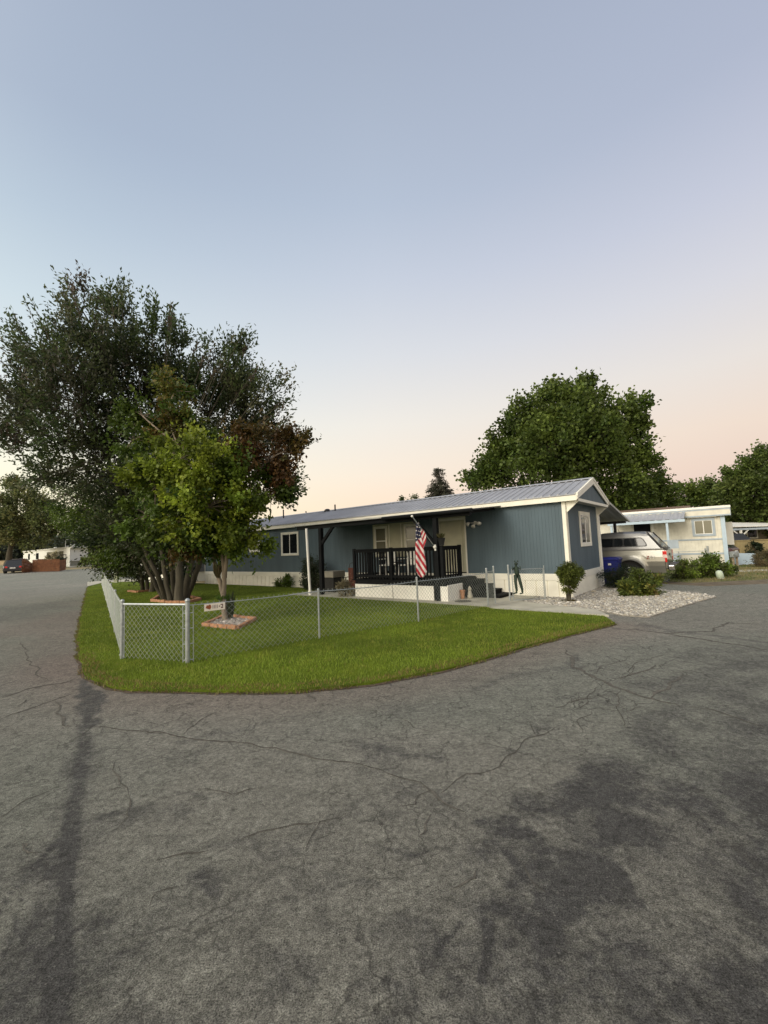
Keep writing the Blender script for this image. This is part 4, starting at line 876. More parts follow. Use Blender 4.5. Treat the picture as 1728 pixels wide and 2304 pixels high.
# warning plate on the fence
sp = B_.lerp(C_, 0.105); sq = B_.lerp(C_, 0.245); sdn = (sq-sp).normalized(); sn = Vector((sdn.y, -sdn.x, 0)); sn = sn if sn.y < 0 else -sn
sign = thing('warning_sign', 'small cream plate with a brown dog picture wired near the thick fence corner post', 'sign', tuple(sp+Vector((0, 0, 0.75))))
SL = (sq-sp).length
def STf(x, y, z): q = sp+sdn*x*SL+sn*(0.02+y); return (q.x, q.y, 0.775+z+0.0*x)
b = MB(STf); b.box(0, 1, 0, 0.004, 0, 0.11); b.build('plate', mat('sign_cream', (0.80, 0.73, 0.62), 0.5, 0.05, 10), sign)
M['sbrown'] = mat('sign_brown', (0.30, 0.09, 0.03), 0.6, 0.2, 20); M['sdark'] = mat('sign_dark', (0.10, 0.03, 0.03), 0.6, 0.1, 20)
b = MB(STf)
for poly in ([(0.06, 0.05), (0.12, 0.095), (0.18, 0.085), (0.24, 0.10), (0.31, 0.09), (0.33, 0.055), (0.27, 0.02), (0.20, 0.03), (0.12, 0.04)],): b.prism([(x, 0.0045, z) for x, z in poly], (0, 0.002, 0))
b.build('dog_picture', M['sbrown'], sign)
b = MB(STf)
for x0, x1, z0, z1 in ((0.40, 0.42, 0.03, 0.085), (0.47, 0.49, 0.03, 0.085), (0.54, 0.56, 0.03, 0.085), (0.61, 0.63, 0.03, 0.085), (0.70, 0.76, 0.05, 0.065), (0.78, 0.90, 0.075, 0.09), (0.86, 0.90, 0.05, 0.0745), (0.80, 0.90, 0.025, 0.045)): b.box(x0, x1, 0.0045, 0.0065, z0, z1)
b.build('lettering', M['sdark'], sign)
# ================================================================== TREES
def leafcloud(name, base, dirs, n_per, length, ll, lw, mk, tints, parent, droop=0.25, spread=0.10):
    """base,dirs (n,3): shoots with leaves along them"""
    n = len(base); t = (np.arange(n_per)[None]+RNG.random((n, n_per)))/n_per; L = length*RNG.uniform(0.6, 1.3, (n, 1))
    c = base[:, None]+dirs[:, None]*(t*L)[..., None]+RNG.normal(0, spread, (n, n_per, 3)); c = c.reshape(-1, 3); m = len(c)
    d = np.repeat(dirs, n_per, 0)+RNG.normal(0, 0.62, (m, 3)); d[:, 2] -= droop; d /= np.linalg.norm(d, axis=1)[:, None]
    r = RNG.normal(0, 1, (m, 3)); s = np.cross(d, r); s /= np.linalg.norm(s, axis=1)[:, None]; nn_ = np.cross(d, s)
    l = (ll*RNG.uniform(0.6, 1.25, m))[:, None]; w = (lw*RNG.uniform(0.7, 1.2, m))[:, None]
    v = np.stack([c, c+d*l*0.5+s*w*0.5+nn_*w*0.12, c+d*l, c+d*l*0.5-s*w*0.5+nn_*w*0.12], 1)
    tn = np.repeat(np.repeat(tints, n_per, 0), 4, 0)
    return npmesh(name, v.reshape(-1, 3), np.arange(m*4).reshape(-1, 4), M[mk], parent=parent, tint=tn)
def shoots(blobs, axis, bias_up=0.35):
    """blobs: (centre, (rx,ry,rz), n, tintfn, fill) -> bases, outward dirs, tints"""
    B, D, T = [], [], []
    for c, r, n, tf, fill in blobs:
        c = np.array(c); r = np.array(r); u = RNG.normal(0, 1, (n, 3)); u /= np.linalg.norm(u, axis=1)[:, None]; q = RNG.random(n)**(1/fill)
        nc = max(3, n//18); ci = RNG.integers(0, nc, n); cu = RNG.normal(0, 1, (nc, 3)); cu /= np.linalg.norm(cu, axis=1)[:, None]; cq = RNG.random(nc)**(1/fill); kk = RNG.random(n) < 0.88
        uu = cu[ci]*cq[ci][:, None]+RNG.normal(0, 0.115, (n, 3)); ql = np.linalg.norm(uu, axis=1)+1e-6; u = np.where(kk[:, None], uu/ql[:, None], u); q = np.where(kk, ql, q)
        q *= 1+0.22*(fbm(u[:, 0]*2+c[0]*3, u[:, 1]*2+u[:, 2]*2+c[2], 3)-0.5)*2
        p = c+u*r*q[:, None]; d = u*0.8+(p-np.array(axis))*0.12; d[:, 2] += bias_up; d += RNG.normal(0, 0.35, (n, 3)); d /= np.linalg.norm(d, axis=1)[:, None]
        B.append(p); D.append(d); tt_ = tf(p, n); tt_ = np.where(kk[:, None], 0.5*tt_+0.5*tt_[RNG.integers(0, n, nc)][ci], tt_)*np.where(kk, RNG.uniform(0.6, 1.4, nc)[ci], 1)[:, None]; T.append(tt_)
    return np.concatenate(B), np.concatenate(D), np.concatenate(T)
def limb(b, p, q, r0, r1, k=5, bend=0.12, n=7):
    p = Vector(p); q = Vector(q); L = (q-p).length; o1 = Vector(RNG.normal(0, bend*L*0.5, 3)); pts = []; rs = []
    for i in range(k+1):
        t = i/k; pts.append(p.lerp(q, t)+o1*sin(pi*t)+Vector((0, 0, 0.08*L*sin(pi*t)))); rs.append(r0+(r1-r0)*t**0.8)
    b.tube(pts, rs, n, cap=False); return pts
def tree(name, label, cat, base, stems, blobs, leaf, mk='leaf', bark='bark', group=None, n_per=14, slen=0.55, spread=0.1, twig_every=9, up=0.35, droop=0.25, trunk_r=None):
    t = thing(name, label, cat, base, group); b = MB(); tops = []
    for pts, r0, r1 in stems:
        ps = [Vector(p) for p in pts]; sm = []; rs = []
        for i in range(len(ps)-1):
            for j in range(4): sm.append(ps[i].lerp(ps[i+1], j/4)+Vector(RNG.normal(0, r0*0.12, 3))*(1 if i+j else 0))
        sm.append(ps[-1]); rs = [r0+(r1-r0)*(i/(len(sm)-1))**0.8 for i in range(len(sm))]; rs[0] *= 1.25
        b.tube(sm, rs, 11, cap=False); tops.append((ps[-1], r1)); tops.append((ps[len(ps)//2], r1*1.3))
    B, D, T = shoots(blobs, np.array(base)+np.array([0, 0, 1.5]), up)
    for c, r, n, tf, fill in blobs:
        cc = Vector(c); s, rr_ = min(tops, key=lambda q: (q[0]-cc).length+0.6*max(0, q[0].z-cc.z)); limb(b, s, cc, rr_*0.8, 0.018, bend=0.15)
    k = 0
    cents = [Vector(x[0]) for x in blobs]; i0 = 0
    for ci, (c, r, n, tf, fill) in enumerate(blobs):
        for i in range(i0, i0+n, twig_every):
            limb(b, cents[ci], Vector(B[i]), 0.016, 0.005, 3, 0.12, 4)
        i0 += n
    b.build('trunk', M[bark], t, smooth=True)
    leafcloud('crown', B, D, n_per, slen, leaf[0], leaf[1], mk, T, t, droop, spread); return t
def tf_of(cols, patch=None, freq=1.2):
    cols = np.array(cols)
    def f(p, n):
        k = np.clip((fbm(p[:, 0]*freq+p[:, 2], p[:, 1]*freq+p[:, 2]*0.7, 3)-0.3)*2.5, 0, 0.999); i = (k*len(cols)).astype(int); i = np.clip(i+RNG.integers(-1, 2, n), 0, len(cols)-1); return cols[i]
    return f
def pb(px, py, rpx, depth, n=60, tf=None, dj=0.0, sq=1.0, fill=2.2, ry=None):
    c = at(px, py, depth+dj); k = rpx*(depth+dj)/F; return (tuple(c), (k, (ry if ry else k*0.95), k*sq), n, tf, fill)
DK = tf_of([(0.018, 0.026, 0.010), (0.037, 0.059, 0.022), (0.051, 0.078, 0.025), (0.076, 0.092, 0.032), (0.064, 0.057, 0.040)])
DK2 = tf_of([(0.069, 0.101, 0.034), (0.051, 0.078, 0.028), (0.076, 0.109, 0.035), (0.105, 0.109, 0.055), (0.085, 0.066, 0.047)])
GR = tf_of([(0.03, 0.06, 0.012), (0.061, 0.102, 0.017), (0.101, 0.156, 0.020), (0.162, 0.228, 0.022), (0.216, 0.264, 0.028), (0.27, 0.33, 0.035)])
GR2 = tf_of([(0.045, 0.076, 0.013), (0.067, 0.110, 0.015), (0.105, 0.152, 0.020)])
RD = tf_of([(0.078, 0.041, 0.014), (0.114, 0.062, 0.018), (0.063, 0.062, 0.018), (0.146, 0.097, 0.018)])
MIX = tf_of([(0.050, 0.090, 0.017), (0.110, 0.066, 0.017), (0.132, 0.108, 0.020), (0.066, 0.108, 0.017)])

# big plum tree, many stems from one ring
BT = G(392, 1354); D0 = BT.y
def bp(px, py, d=0.0): return at(px, py, float((np.array(BT)-CAM)@FW)+d)
BD = float((np.array(BT)-CAM)@FW)
stems = [([G(376, 1352), bp(352, 1290, -.2), bp(325, 1235, -.2), bp(300, 1170, .1), bp(240, 1050, .3)], 0.104, 0.048), ([G(384, 1356), bp(372, 1300, -.3), bp(365, 1250, -.3), bp(352, 1180, -.2), bp(320, 1000, .2)], 0.096, 0.048),
         ([G(404, 1356), bp(403, 1290, -.4), bp(402, 1225, -.3), bp(396, 1150, 0), bp(385, 980, .4)], 0.160, 0.072), ([G(414, 1352), bp(425, 1290, .1), bp(440, 1235, .2), bp(460, 1170, .3), bp(505, 1020, .5)], 0.136, 0.064),
         ([G(420, 1348), bp(440, 1290, .5), bp(462, 1235, .6), bp(490, 1150, .8), bp(560, 1010, .8)], 0.120, 0.056), ([G(394, 1350), bp(386, 1280, .4), bp(382, 1225, .5), bp(370, 1140, .8), bp(300, 950, 1)], 0.104, 0.048),
         ([G(370, 1350), bp(338, 1290, .5), bp(305, 1225, .8), bp(262, 1140, 1.2), bp(150, 1000, 1)], 0.080, 0.040), ([G(392, 1348), bp(393, 1270, .9), bp(410, 1180, 1.1), bp(400, 900, 1)], 0.096, 0.040)]
bl = [pb(130, 844, 79.6, BD, 403, DK2, -.8), pb(60, 898, 71.1, BD, 316, DK, .3), pb(205, 769, 71.1, BD, 288, DK2, .5), pb(285, 804, 87.9, BD, 460, DK, -.3), pb(185, 916, 117.3, BD, 648, DK, -1.2),
      pb(330, 883, 96.3, BD, 547, DK, 0), pb(85, 976, 76.6, BD, 273, DK2, .6), pb(250, 1013, 117.3, BD, 855, DK, .2), pb(400, 864, 62.8, BD, 259, DK, .5), pb(510, 864, 62.8, BD, 302, DK2, .6), pb(550, 916, 74.0, BD, 374, DK2, 1),
      pb(590, 986, 54.1, BD, 187, DK, .7), pb(470, 941, 94.8, BD, 504, DK, .9), pb(340, 1093, 99.2, BD, 608, DK, .9), pb(385, 1173, 76.6, BD, 399, DK, 1.0), pb(150, 1063, 49.7, BD, 104, DK2, .3), pb(520, 1043, 81.2, BD, 380, DK, 1.3), pb(300, 1153, 67.7, BD, 313, DK, .6), pb(350, 1208, 54.1, BD, 342, DK, 0), pb(430, 1203, 45.1, BD, 266, DK, 0.3), pb(270, 1193, 54.1, BD, 304, DK, 0),
      pb(190, 689, 35.2, BD, 68, DK2, .5), pb(262, 714, 41.9, BD, 108, DK2, .2), pb(535, 804, 31.8, BD, 57, DK2, .8), pb(630, 1013, 34.2, BD, 85, DK2, 1), pb(630, 1088, 27.1, BD, 57, DK2, .7), pb(340, 754, 41.9, BD, 100, DK2, 0), pb(395, 774, 33.5, BD, 72, DK2, .2), pb(95, 794, 37.7, BD, 86, DK2, 0), pb(25, 971, 49.7, BD, 108, DK2, .4), pb(110, 1043, 36.1, BD, 57, DK2, 0), pb(478, 794, 20.1, BD, 18, DK2, .3), pb(155, 659, 13.4, BD, 11, DK2, .5), pb(262, 674, 18.4, BD, 18, DK2, .2), pb(395, 734, 13.4, BD, 10, DK2, .2), pb(38, 756, 13.4, BD, 10, DK2, .2), pb(630, 878, 15.0, BD, 11, DK2, .8), pb(680, 996, 14.5, BD, 11, DK2, 1), pb(535, 779, 11.7, BD, 10, DK2, .8)]
tree('plum_tree', 'large dark multi-stemmed tree in the brick ring, tallest crown at the left', 'tree', tuple(BT), stems, bl, (0.155, 0.066), 'leafdark', n_per=10, slen=0.8, spread=0.035, up=0.6, twig_every=6)
ptree = COL.objects['plum_tree']
es = [(20, 700), (60, 660), (105, 690), (40, 760), (140, 640), (150, 605), (165, 625), (200, 650), (240, 625), (262, 628), (290, 660), (300, 700), (345, 690), (385, 672), (390, 700), (410, 745), (440, 760), (470, 740), (475, 770), (515, 765), (540, 740), (548, 735), (565, 770), (590, 815), (618, 850), (635, 845), (645, 900), (655, 930), (8, 800), (0, 840), (5, 900), (30, 1000), (55, 1040), (30, 1085), (80, 1090), (110, 1120), (690, 975), (700, 985), (668, 1060), (690, 1095), (650, 1125), (670, 1135), (215, 690), (120, 720), (330, 740)]
BB, DD = [], []; bsh = MB(); clus = []
for ex, ey in es:
    for k in range(2):
        tipp = np.array(bp(ex+RNG.uniform(-8, 8)-(8 if ex > 500 else 0), ey+RNG.uniform(0, 16), RNG.uniform(-1.2, 1.2))); cen = np.array(bp(330, 980)); v_ = tipp-cen; v_ /= np.linalg.norm(v_); v_ = v_*0.75+np.array([0, 0, 0.55])*(1 if ey < 980 else 0.1); v_ /= np.linalg.norm(v_); L_ = RNG.uniform(0.9, 1.5)
        st = tipp-v_*L_; bsh.tube([st-v_*1.6, (st+tipp)/2+RNG.normal(0, 0.03, 3), tipp], [0.016, 0.010, 0.003], 4, cap=False)
        for j in range(3): BB.append(st+v_*L_*j/3); DD.append(v_)
BB = np.array(BB); DD = np.array(DD); leafcloud('edge_shoots', BB, DD, 9, 0.45, 0.17, 0.068, 'leafdark', DK2(BB, len(BB)), ptree, 0.1, 0.02); o_tw = bsh.build('twigs', M['bark'], ptree)
def edging(name, label, corners, hgt=0.10, nb=None):
    t = thing(name, label, 'edging', tuple(corners[0]))
    for a, b_ in zip(corners[:-1], corners[1:]):
        a = Vector(a); b_ = Vector(b_); L = (b_-a).length; n = max(1, round(L/0.30)); d = (b_-a)/L; w = Vector((-d.y, d.x, 0))
        for i in range(n):
            u0 = L*i/n+0.006; u1 = L*(i+1)/n-0.006; dz = random.uniform(-0.01, 0.01)
            def T(x, y, z): q = a+d*x+w*y; return (q.x, q.y, z)
            MB(T).box(u0, u1, -0.045, 0.045, 0.02, hgt+0.03+dz).build('edging_block', M['brick'], t, bevel=0.01)
    return t
edging('brick_edging', 'terracotta edging square round the foot of the large dark tree', [G(372, 1359), G(341, 1355.5), G(356, 1346), G(424, 1346), G(451, 1353), G(422, 1360), G(372, 1361)])
pl4 = [G(457, 1412), G(533, 1420), G(574, 1399), G(506, 1391.5), G(457, 1412)]
edging('brick_edging', 'terracotta edging square filled with pebbles round the nearer slim tree', pl4, 0.085)
o = stones('pebbles', 2600, pl4[:-1], 0.022, 0.045, '', [(0.42, 0.38, 0.33), (0.30, 0.26, 0.23), (0.55, 0.50, 0.45), (0.22, 0.19, 0.17)]); tag(o, 'grey pebbles filling the small brick-edged bed', kind='stuff')
sheet('bed_soil', [p for p in pl4[:-1]], 0.05, 0.02, M['dirt'])

# front maple
MT = G(506, 1400); MD = float((np.array(MT)-CAM)@FW)
def mp_(px, py, d=0.0): return at(px, py, MD+d)
stems = [([MT, mp_(503, 1340), mp_(505, 1300), mp_(500, 1240), mp_(495, 1170), mp_(480, 1060)], 0.07, 0.03), ([mp_(503, 1335), mp_(488, 1290, .1), mp_(478, 1235, .1), mp_(455, 1160, .2), mp_(400, 1000, .3)], 0.06, 0.03), ([mp_(505, 1300), mp_(512, 1240, -.1), mp_(535, 1150, -.1), mp_(590, 1050, 0)], 0.05, 0.025)]
bl = [pb(395, 880, 48, MD, 120, MIX, .5), pb(320, 935, 45, MD, 110, GR2, .5), pb(400, 965, 55, MD, 170, MIX, .4), pb(410, 1035, 62, MD, 240, GR, -.5), pb(350, 1095, 55, MD, 190, GR, -.4), pb(478, 1055, 58, MD, 200, GR, -.4),
      pb(470, 1140, 78, MD, 360, GR, -.5), pb(535, 1160, 58, MD, 220, GR, -.1), pb(400, 1170, 68, MD, 260, GR2, -.2), pb(560, 1080, 58, MD, 190, GR2, -.2), pb(600, 1030, 60, MD, 220, RD, .2), pb(655, 1015, 34, MD, 90, RD, .3),
      pb(620, 1115, 42, MD, 110, GR2, .2), pb(505, 1215, 52, MD, 170, GR2, 0), pb(435, 1225, 48, MD, 120, MIX, .2), pb(520, 1010, 45, MD, 100, RD, .4), pb(300, 990, 40, MD, 80, GR2, .8), pb(445, 1000, 45, MD, 120, GR2, .8), pb(560, 1215, 40, MD, 100, GR2, .1), pb(350, 1020, 50, MD, 120, GR2, 1.0), pb(330, 1160, 45, MD, 110, GR2, .6)]
mt = tree('maple_tree', 'slim maple with bright green and rusty brown leaves in the small pebbled brick bed', 'tree', tuple(MT), stems, bl, (0.095, 0.075), 'leaf', 'barklight', n_per=15, slen=0.32, spread=0.045, up=0.15, droop=0.5, twig_every=8)
b = tuft(mp_(503, 1352), 70, 0.16, 0.22, 0.05, [(0.07, 0.13, 0.02), (0.05, 0.09, 0.02)], mt, 'sucker_leaves')
b = tuft(mp_(490, 1300), 120, 0.35, 0.12, 0.05, [(0.09, 0.10, 0.04), (0.13, 0.10, 0.05)], mt, 'sucker_leaves')
sh = thing('rose_bush', 'thin dark leafy stem plant behind the fence beside the slim maple trunk', 'plant', tuple(G(517, 1400)))
q = G(519, 1398); tuft((q.x, q.y, 0.05), 110, 0.66, 0.15, 0.022, [(0.05, 0.075, 0.03), (0.09, 0.10, 0.05), (0.06, 0.085, 0.05)], sh)

# second many-stemmed tree behind on the left
T2 = G(335, 1333); D2 = float((np.array(T2)-CAM)@FW)
def t2p(px, py, d=0.0): return at(px, py, D2+d)
stems = [([G(322, 1331), t2p(318, 1295), t2p(306, 1260), t2p(280, 1180)], 0.10, 0.05), ([G(332, 1332), t2p(330, 1290, .2), t2p(318, 1240, .2), t2p(300, 1150)], 0.10, 0.05), ([G(342, 1333), t2p(345, 1290), t2p(350, 1240), t2p(340, 1150)], 0.12, 0.05), ([G(350, 1332), t2p(358, 1290, .3), t2p(370, 1230, .4), t2p(380, 1150)], 0.09, 0.05), ([G(328, 1330), t2p(310, 1300, .5), t2p(285, 1270, .5), t2p(240, 1200, .4)], 0.06, 0.04)]
bl = [pb(215, 1150, 62, D2, 420, GR2, 0), pb(280, 1190, 75, D2, 600, GR2, -.3), pb(236, 1222, 30, D2, 160, MIX, .3), pb(250, 1245, 42, D2, 260, DK, .2), pb(310, 1240, 55, D2, 360, DK, .3), pb(300, 1130, 75, D2, 420, DK, .3), pb(350, 1200, 55, D2, 260, DK, 0), pb(165, 1120, 42, D2, 150, GR2, .5), pb(235, 1090, 50, D2, 240, DK, .5), pb(380, 1150, 70, D2, 260, DK, 1.2), pb(160, 1165, 30, D2, 90, GR2, .2), pb(330, 1215, 60, D2, 420, DK, -1), pb(390, 1215, 55, D2, 380, DK, -.5), pb(440, 1195, 50, D2, 300, DK, -.5), pb(262, 1215, 45, D2, 340, GR2, -.5), pb(222, 1165, 42, D2, 260, GR2, -.5), pb(270, 1265, 34, D2, 220, GR2, .5), pb(330, 1160, 60, D2, 360, DK, -1)]
tree('shade_tree', 'smaller dark multi-stemmed tree behind the largest one, foliage hanging low', 'tree', tuple(T2), stems, bl, (0.11, 0.065), 'leaf', n_per=12, slen=0.5, up=0.05, droop=0.6)
edging('brick_edging', 'terracotta edging blocks at the foot of the smaller tree behind', [G(288, 1333), G(309, 1335.5), G(350, 1331)])

# other trees -------------------------------------------------------------------------
def auto_tree(name, label, px, ground_py, depth, blobs, leaf, mk='leaf', tf=GR2, group=None, n_per=10, slen=0.6, r0=0.25, cat='tree', up=0.2, base=None, spread=0.15):
    base = base or at(px, ground_py, depth); base = Vector((base.x, base.y, gzf(base.x, base.y))); top = at(blobs[0][0], blobs[0][1], depth)
    bl_ = [pb(x, y, r, depth, n, (t or tf), dj) for x, y, r, n, dj, t in blobs]
    st_ = [([base, base.lerp(top, 0.4)+Vector((0.1, 0, 0)), base.lerp(top, 0.95)], r0, r0*0.35)]
    return tree(name, label, cat, tuple(base), st_, bl_, leaf, mk, group=group, n_per=n_per, slen=slen, up=up, spread=spread)
MG = tf_of([(0.043, 0.072, 0.014), (0.065, 0.101, 0.019), (0.093, 0.130, 0.024), (0.116, 0.156, 0.030)])
auto_tree('broadleaf_tree', 'big round dense green tree rising behind the blue home roof', 1290, 1240, 35,
  [(1285, 1007, 102, 950, 0, MG), (1300, 907, 51, 330, 0, MG), (1240, 922, 51, 330, 0, MG), (1190, 967, 51, 360, 0, MG), (1140, 1017, 51, 340, 0, MG), (1110, 1062, 46, 280, 0, MG), (1085, 1092, 27, 120, 0, MG), (1370, 957, 55, 380, 0, MG), (1425, 932, 29, 140, 0, MG), (1420, 997, 46, 300, 0, MG), (1425, 1057, 41, 260, 0, MG),
   (1350, 1047, 79, 600, -1, MG), (1200, 1052, 83, 620, -1, MG), (1400, 1112, 55, 340, 0, MG), (1310, 1112, 65, 380, 0, MG), (1250, 887, 26, 90, 0, MG), (1312, 875, 18, 60, 0, MG), (1335, 902, 23, 70, 0, MG), (1170, 932, 18, 50, 0, MG), (1430, 907, 16, 40, 0, MG), (1290, 957, 74, 420, -2, MG), (1240, 1007, 55, 320, -3, MG), (1340, 992, 46, 220, -3, MG)],
  (0.26, 0.24), n_per=9, slen=0.75, r0=0.4, spread=0.2)
auto_tree('broadleaf_tree', 'lower rounded dark tree beside the big one, above the brown roof edge', 1465, 1240, 38, [(1465, 1115, 48, 360, 0, MG), (1430, 1130, 40, 220, 0, MG), (1500, 1130, 28, 140, 0, MG), (1470, 1090, 30, 120, 0, MG), (1400, 1140, 40, 180, 0, MG)], (0.24, 0.2), n_per=9, slen=0.6, spread=0.2)
auto_tree('broadleaf_tree', 'low pale green tree on the skyline between the big tree and the right edge', 1570, 1230, 62, [(1575, 1115, 38, 300, 0, MG), (1545, 1125, 28, 180, 0, MG), (1610, 1118, 30, 220, 0, MG), (1600, 1135, 45, 240, 0, MG)], (0.38, 0.28), n_per=8, slen=0.9, spread=0.25)
FG = tf_of([(0.061, 0.090, 0.021), (0.086, 0.128, 0.026), (0.122, 0.156, 0.040)])
auto_tree('broadleaf_tree', 'tall leafy tree leaning in from the right edge of the view', 1740, 1230, 46, [(1706, 1104, 57, 620, 0, FG), (1656, 1094, 31, 260, 0, FG), (1646, 1124, 24, 160, 0, FG), (1746, 1064, 49, 400, 0, FG), (1696, 1144, 49, 420, 0, FG), (1656, 1154, 28, 160, 0, FG), (1731, 1164, 41, 260, 0, FG), (1686, 1059, 18, 50, 0, FG), (1718, 1034, 13, 40, 0, FG), (1796, 1094, 73, 500, 0, FG)], (0.32, 0.24), n_per=9, slen=0.9, r0=0.35, spread=0.22)
# spruce
def spruce(name, label, px, py_top, depth, halfw, py_base, gpy):
    base = at(px, gpy, depth); base = Vector((base.x, base.y, 0)); top = at(px, py_top, depth); zb = at(px, py_base, depth).z; t = thing(name, label, 'tree', tuple(base))
    b = MB(); b.tube([base, (base.x+0.05, base.y, top.z*0.5), (base.x, base.y, top.z)], [0.3, 0.18, 0.03], 8); b.build('trunk', M['bark'], t)
    B, D = [], []; Hh = top.z; hw = halfw*depth/F; slope_ = hw/(top.z-zb)
    z = 1.5
    while z < Hh-0.2:
        r = min(1.25*slope_*(Hh-z), 6)*(0.85+0.3*RNG.random()); k = max(5, int(r*9))
        for i in range(k):
            a = RNG.uniform(0, 2*pi); rr_ = r*RNG.uniform(0.75, 1.12); m_ = max(3, int(rr_*5))
            for j in range(m_): s = j/m_; B.append((base.x+cos(a)*rr_*s, base.y+sin(a)*rr_*s, z-0.35*rr_*s+0.16*rr_*s*s*1.5)); D.append((cos(a), sin(a), -0.25))
        z += 0.42
    B = np.array(B); D = np.array(D); leafcloud('needles', B, D, 15, 0.5, 0.34, 0.10, 'leaf', tf_of([(0.06, 0.065, 0.045), (0.085, 0.085, 0.06), (0.12, 0.105, 0.08)])(B, len(B)), t, 0.3, 0.10)
spruce('spruce_tree', 'pointed spruce standing up behind the middle of the metal roof', 996, 1048, 55, 27, 1112, 1235)
auto_tree('distant_tree', 'tiny treetop just showing over the metal roof left of the spruce', 928, 1235, 80, [(930, 1126, 14, 60, 0, DK2), (908, 1128, 9, 30, 0, DK2)], (0.4, 0.2), n_per=6)
# left background
LB = tf_of([(0.121, 0.147, 0.055), (0.154, 0.185, 0.062), (0.207, 0.200, 0.077), (0.086, 0.108, 0.046)])
auto_tree('broadleaf_tree', 'hazy green tree with a leaning dark trunk behind the black car', 18, 1262, 62, [(30, 1170, 45, 420, 0, LB), (75, 1140, 38, 300, 0, LB), (35, 1120, 30, 200, 0, LB), (100, 1170, 30, 190, 0, LB), (5, 1200, 35, 240, 0, LB), (60, 1200, 40, 300, 0, LB), (125, 1180, 22, 120, 0, LB), (15, 1095, 16, 60, 0, LB), (-30, 1160, 50, 260, 0, LB)], (0.42, 0.24), n_per=9, slen=0.9, r0=0.5, spread=0.25)
auto_tree('broadleaf_tree', 'dense green tree behind the white mobile home', 215, 1262, 75, [(215, 1215, 28, 260, 0, GR2), (240, 1195, 32, 260, 0, GR2), (260, 1230, 28, 220, 0, GR2), (200, 1190, 22, 140, 0, LB)], (0.45, 0.28), n_per=9, slen=0.9, spread=0.25)

# ================================================================== SHRUBS
def shrub(name, label, px, py, blobs, leaf, tf, n_per=8, slen=0.15, cat='shrub', stems_=None, group=None, up=0.3, spread=0.04, mk='leaf', terrain=False):
    base = GT(px, py) if terrain else G(px, py); d = float((np.array(base)-CAM)@FW); bl_ = [pb(x, y, r, d, n, t or tf, dj) for x, y, r, n, dj, t in blobs]
    base = Vector((base.x, base.y, gzf(base.x, base.y)))
    st_ = stems_ or [([base, base.lerp(at(blobs[0][0], blobs[0][1], d), 0.6)], 0.02, 0.01)]
    return tree(name, label, cat, tuple(base), st_, bl_, leaf, mk, group=group, n_per=n_per, slen=slen, up=up, spread=spread)
TP_ = G(1280, 1355); TD = float((np.array(TP_)-CAM)@FW)
sts = [([G(1280+dx, 1355), at(1279+dx*1.3, 1330, TD), at(1278+dx*2.2, 1305, TD)], 0.018, 0.010) for dx in (-4, -2, 0, 2, 4)]
SH = tf_of([(0.068, 0.087, 0.017), (0.098, 0.123, 0.022), (0.135, 0.154, 0.030)])
shrub('topiary_shrub', 'small ball-shaped topiary shrub at the corner of the cream skirting', 1280, 1355, [(1283, 1293, 23, 800, 0, None), (1278, 1303, 17, 260, 0, None), (1293, 1285, 14, 220, 0, None), (1270, 1289, 13, 200, 0, None), (1282, 1318, 11, 120, 0, None), (1279, 1330, 6, 50, 0, None)], (0.05, 0.025), SH, stems_=sts, slen=0.08, spread=0.02)
tuft(tuple(TP_), 200, 0.07, 0.22, 0.03, [(0.12, 0.08, 0.03), (0.07, 0.07, 0.02)], None, 'ground_leaves'); tag(COL.objects[-1], 'brown-green ground leaves under the topiary shrub', kind='stuff')
PE = tf_of([(0.075, 0.105, 0.022), (0.120, 0.154, 0.026), (0.210, 0.210, 0.042), (0.255, 0.140, 0.048)])
shrub('peony_bush', 'bushy peony clump with yellowing leaves on the gravel by the pickup', 1432, 1341, [(1436, 1324, 26, 240, 0, None), (1414, 1327, 16, 110, 0, None), (1460, 1325, 22, 140, 0, None), (1440, 1305, 20, 110, 0, None), (1474, 1312, 10, 40, .1, None), (1420, 1335, 18, 80, -.1, None), (1450, 1336, 18, 80, -.1, None)], (0.12, 0.04), PE, slen=0.12)
DS = tf_of([(0.014, 0.026, 0.012), (0.022, 0.036, 0.014), (0.036, 0.048, 0.022)])
shrub('dark_shrub', 'dark small-leaved shrub in front of the blue bin', 1385, 1325, [(1392, 1298, 25, 420, 0, None), (1372, 1303, 20, 260, 0, None), (1410, 1292, 18, 220, 0, None), (1388, 1318, 22, 240, 0, None)], (0.04, 0.02), DS, slen=0.12)
HG = tf_of([(0.081, 0.124, 0.021), (0.108, 0.171, 0.026), (0.162, 0.232, 0.033), (0.090, 0.093, 0.039)])
shrub('garden_plants', 'leafy green perennial clump nearest the pickup bumper', 1545, 1302, [(1535, 1280, 18, 160, 0, None), (1555, 1278, 18, 160, 0, None), (1522, 1288, 12, 80, 0, None), (1545, 1292, 16, 90, 0, None)], (0.09, 0.045), HG, slen=0.14, cat='plant')
shrub('garden_plants', 'lighter leafy clump at the cream trailer corner', 1600, 1300, [(1595, 1270, 20, 200, 0, None), (1615, 1278, 18, 170, 0, None), (1632, 1286, 14, 110, 0, None), (1605, 1290, 18, 110, 0, None), (1593, 1252, 8, 25, 0, None), (1575, 1285, 16, 100, 0, None)], (0.10, 0.05), HG, slen=0.14, cat='plant')
shrub('round_bush', 'small round dark bush against the tan wall at the far right', 1700, 1247, [(1697, 1235, 13, 150, 0, None), (1708, 1238, 9, 80, 0, None)], (0.14, 0.07), DS, slen=0.2)
BR_ = tf_of([(0.10, 0.07, 0.04), (0.075, 0.07, 0.03), (0.13, 0.10, 0.05)])
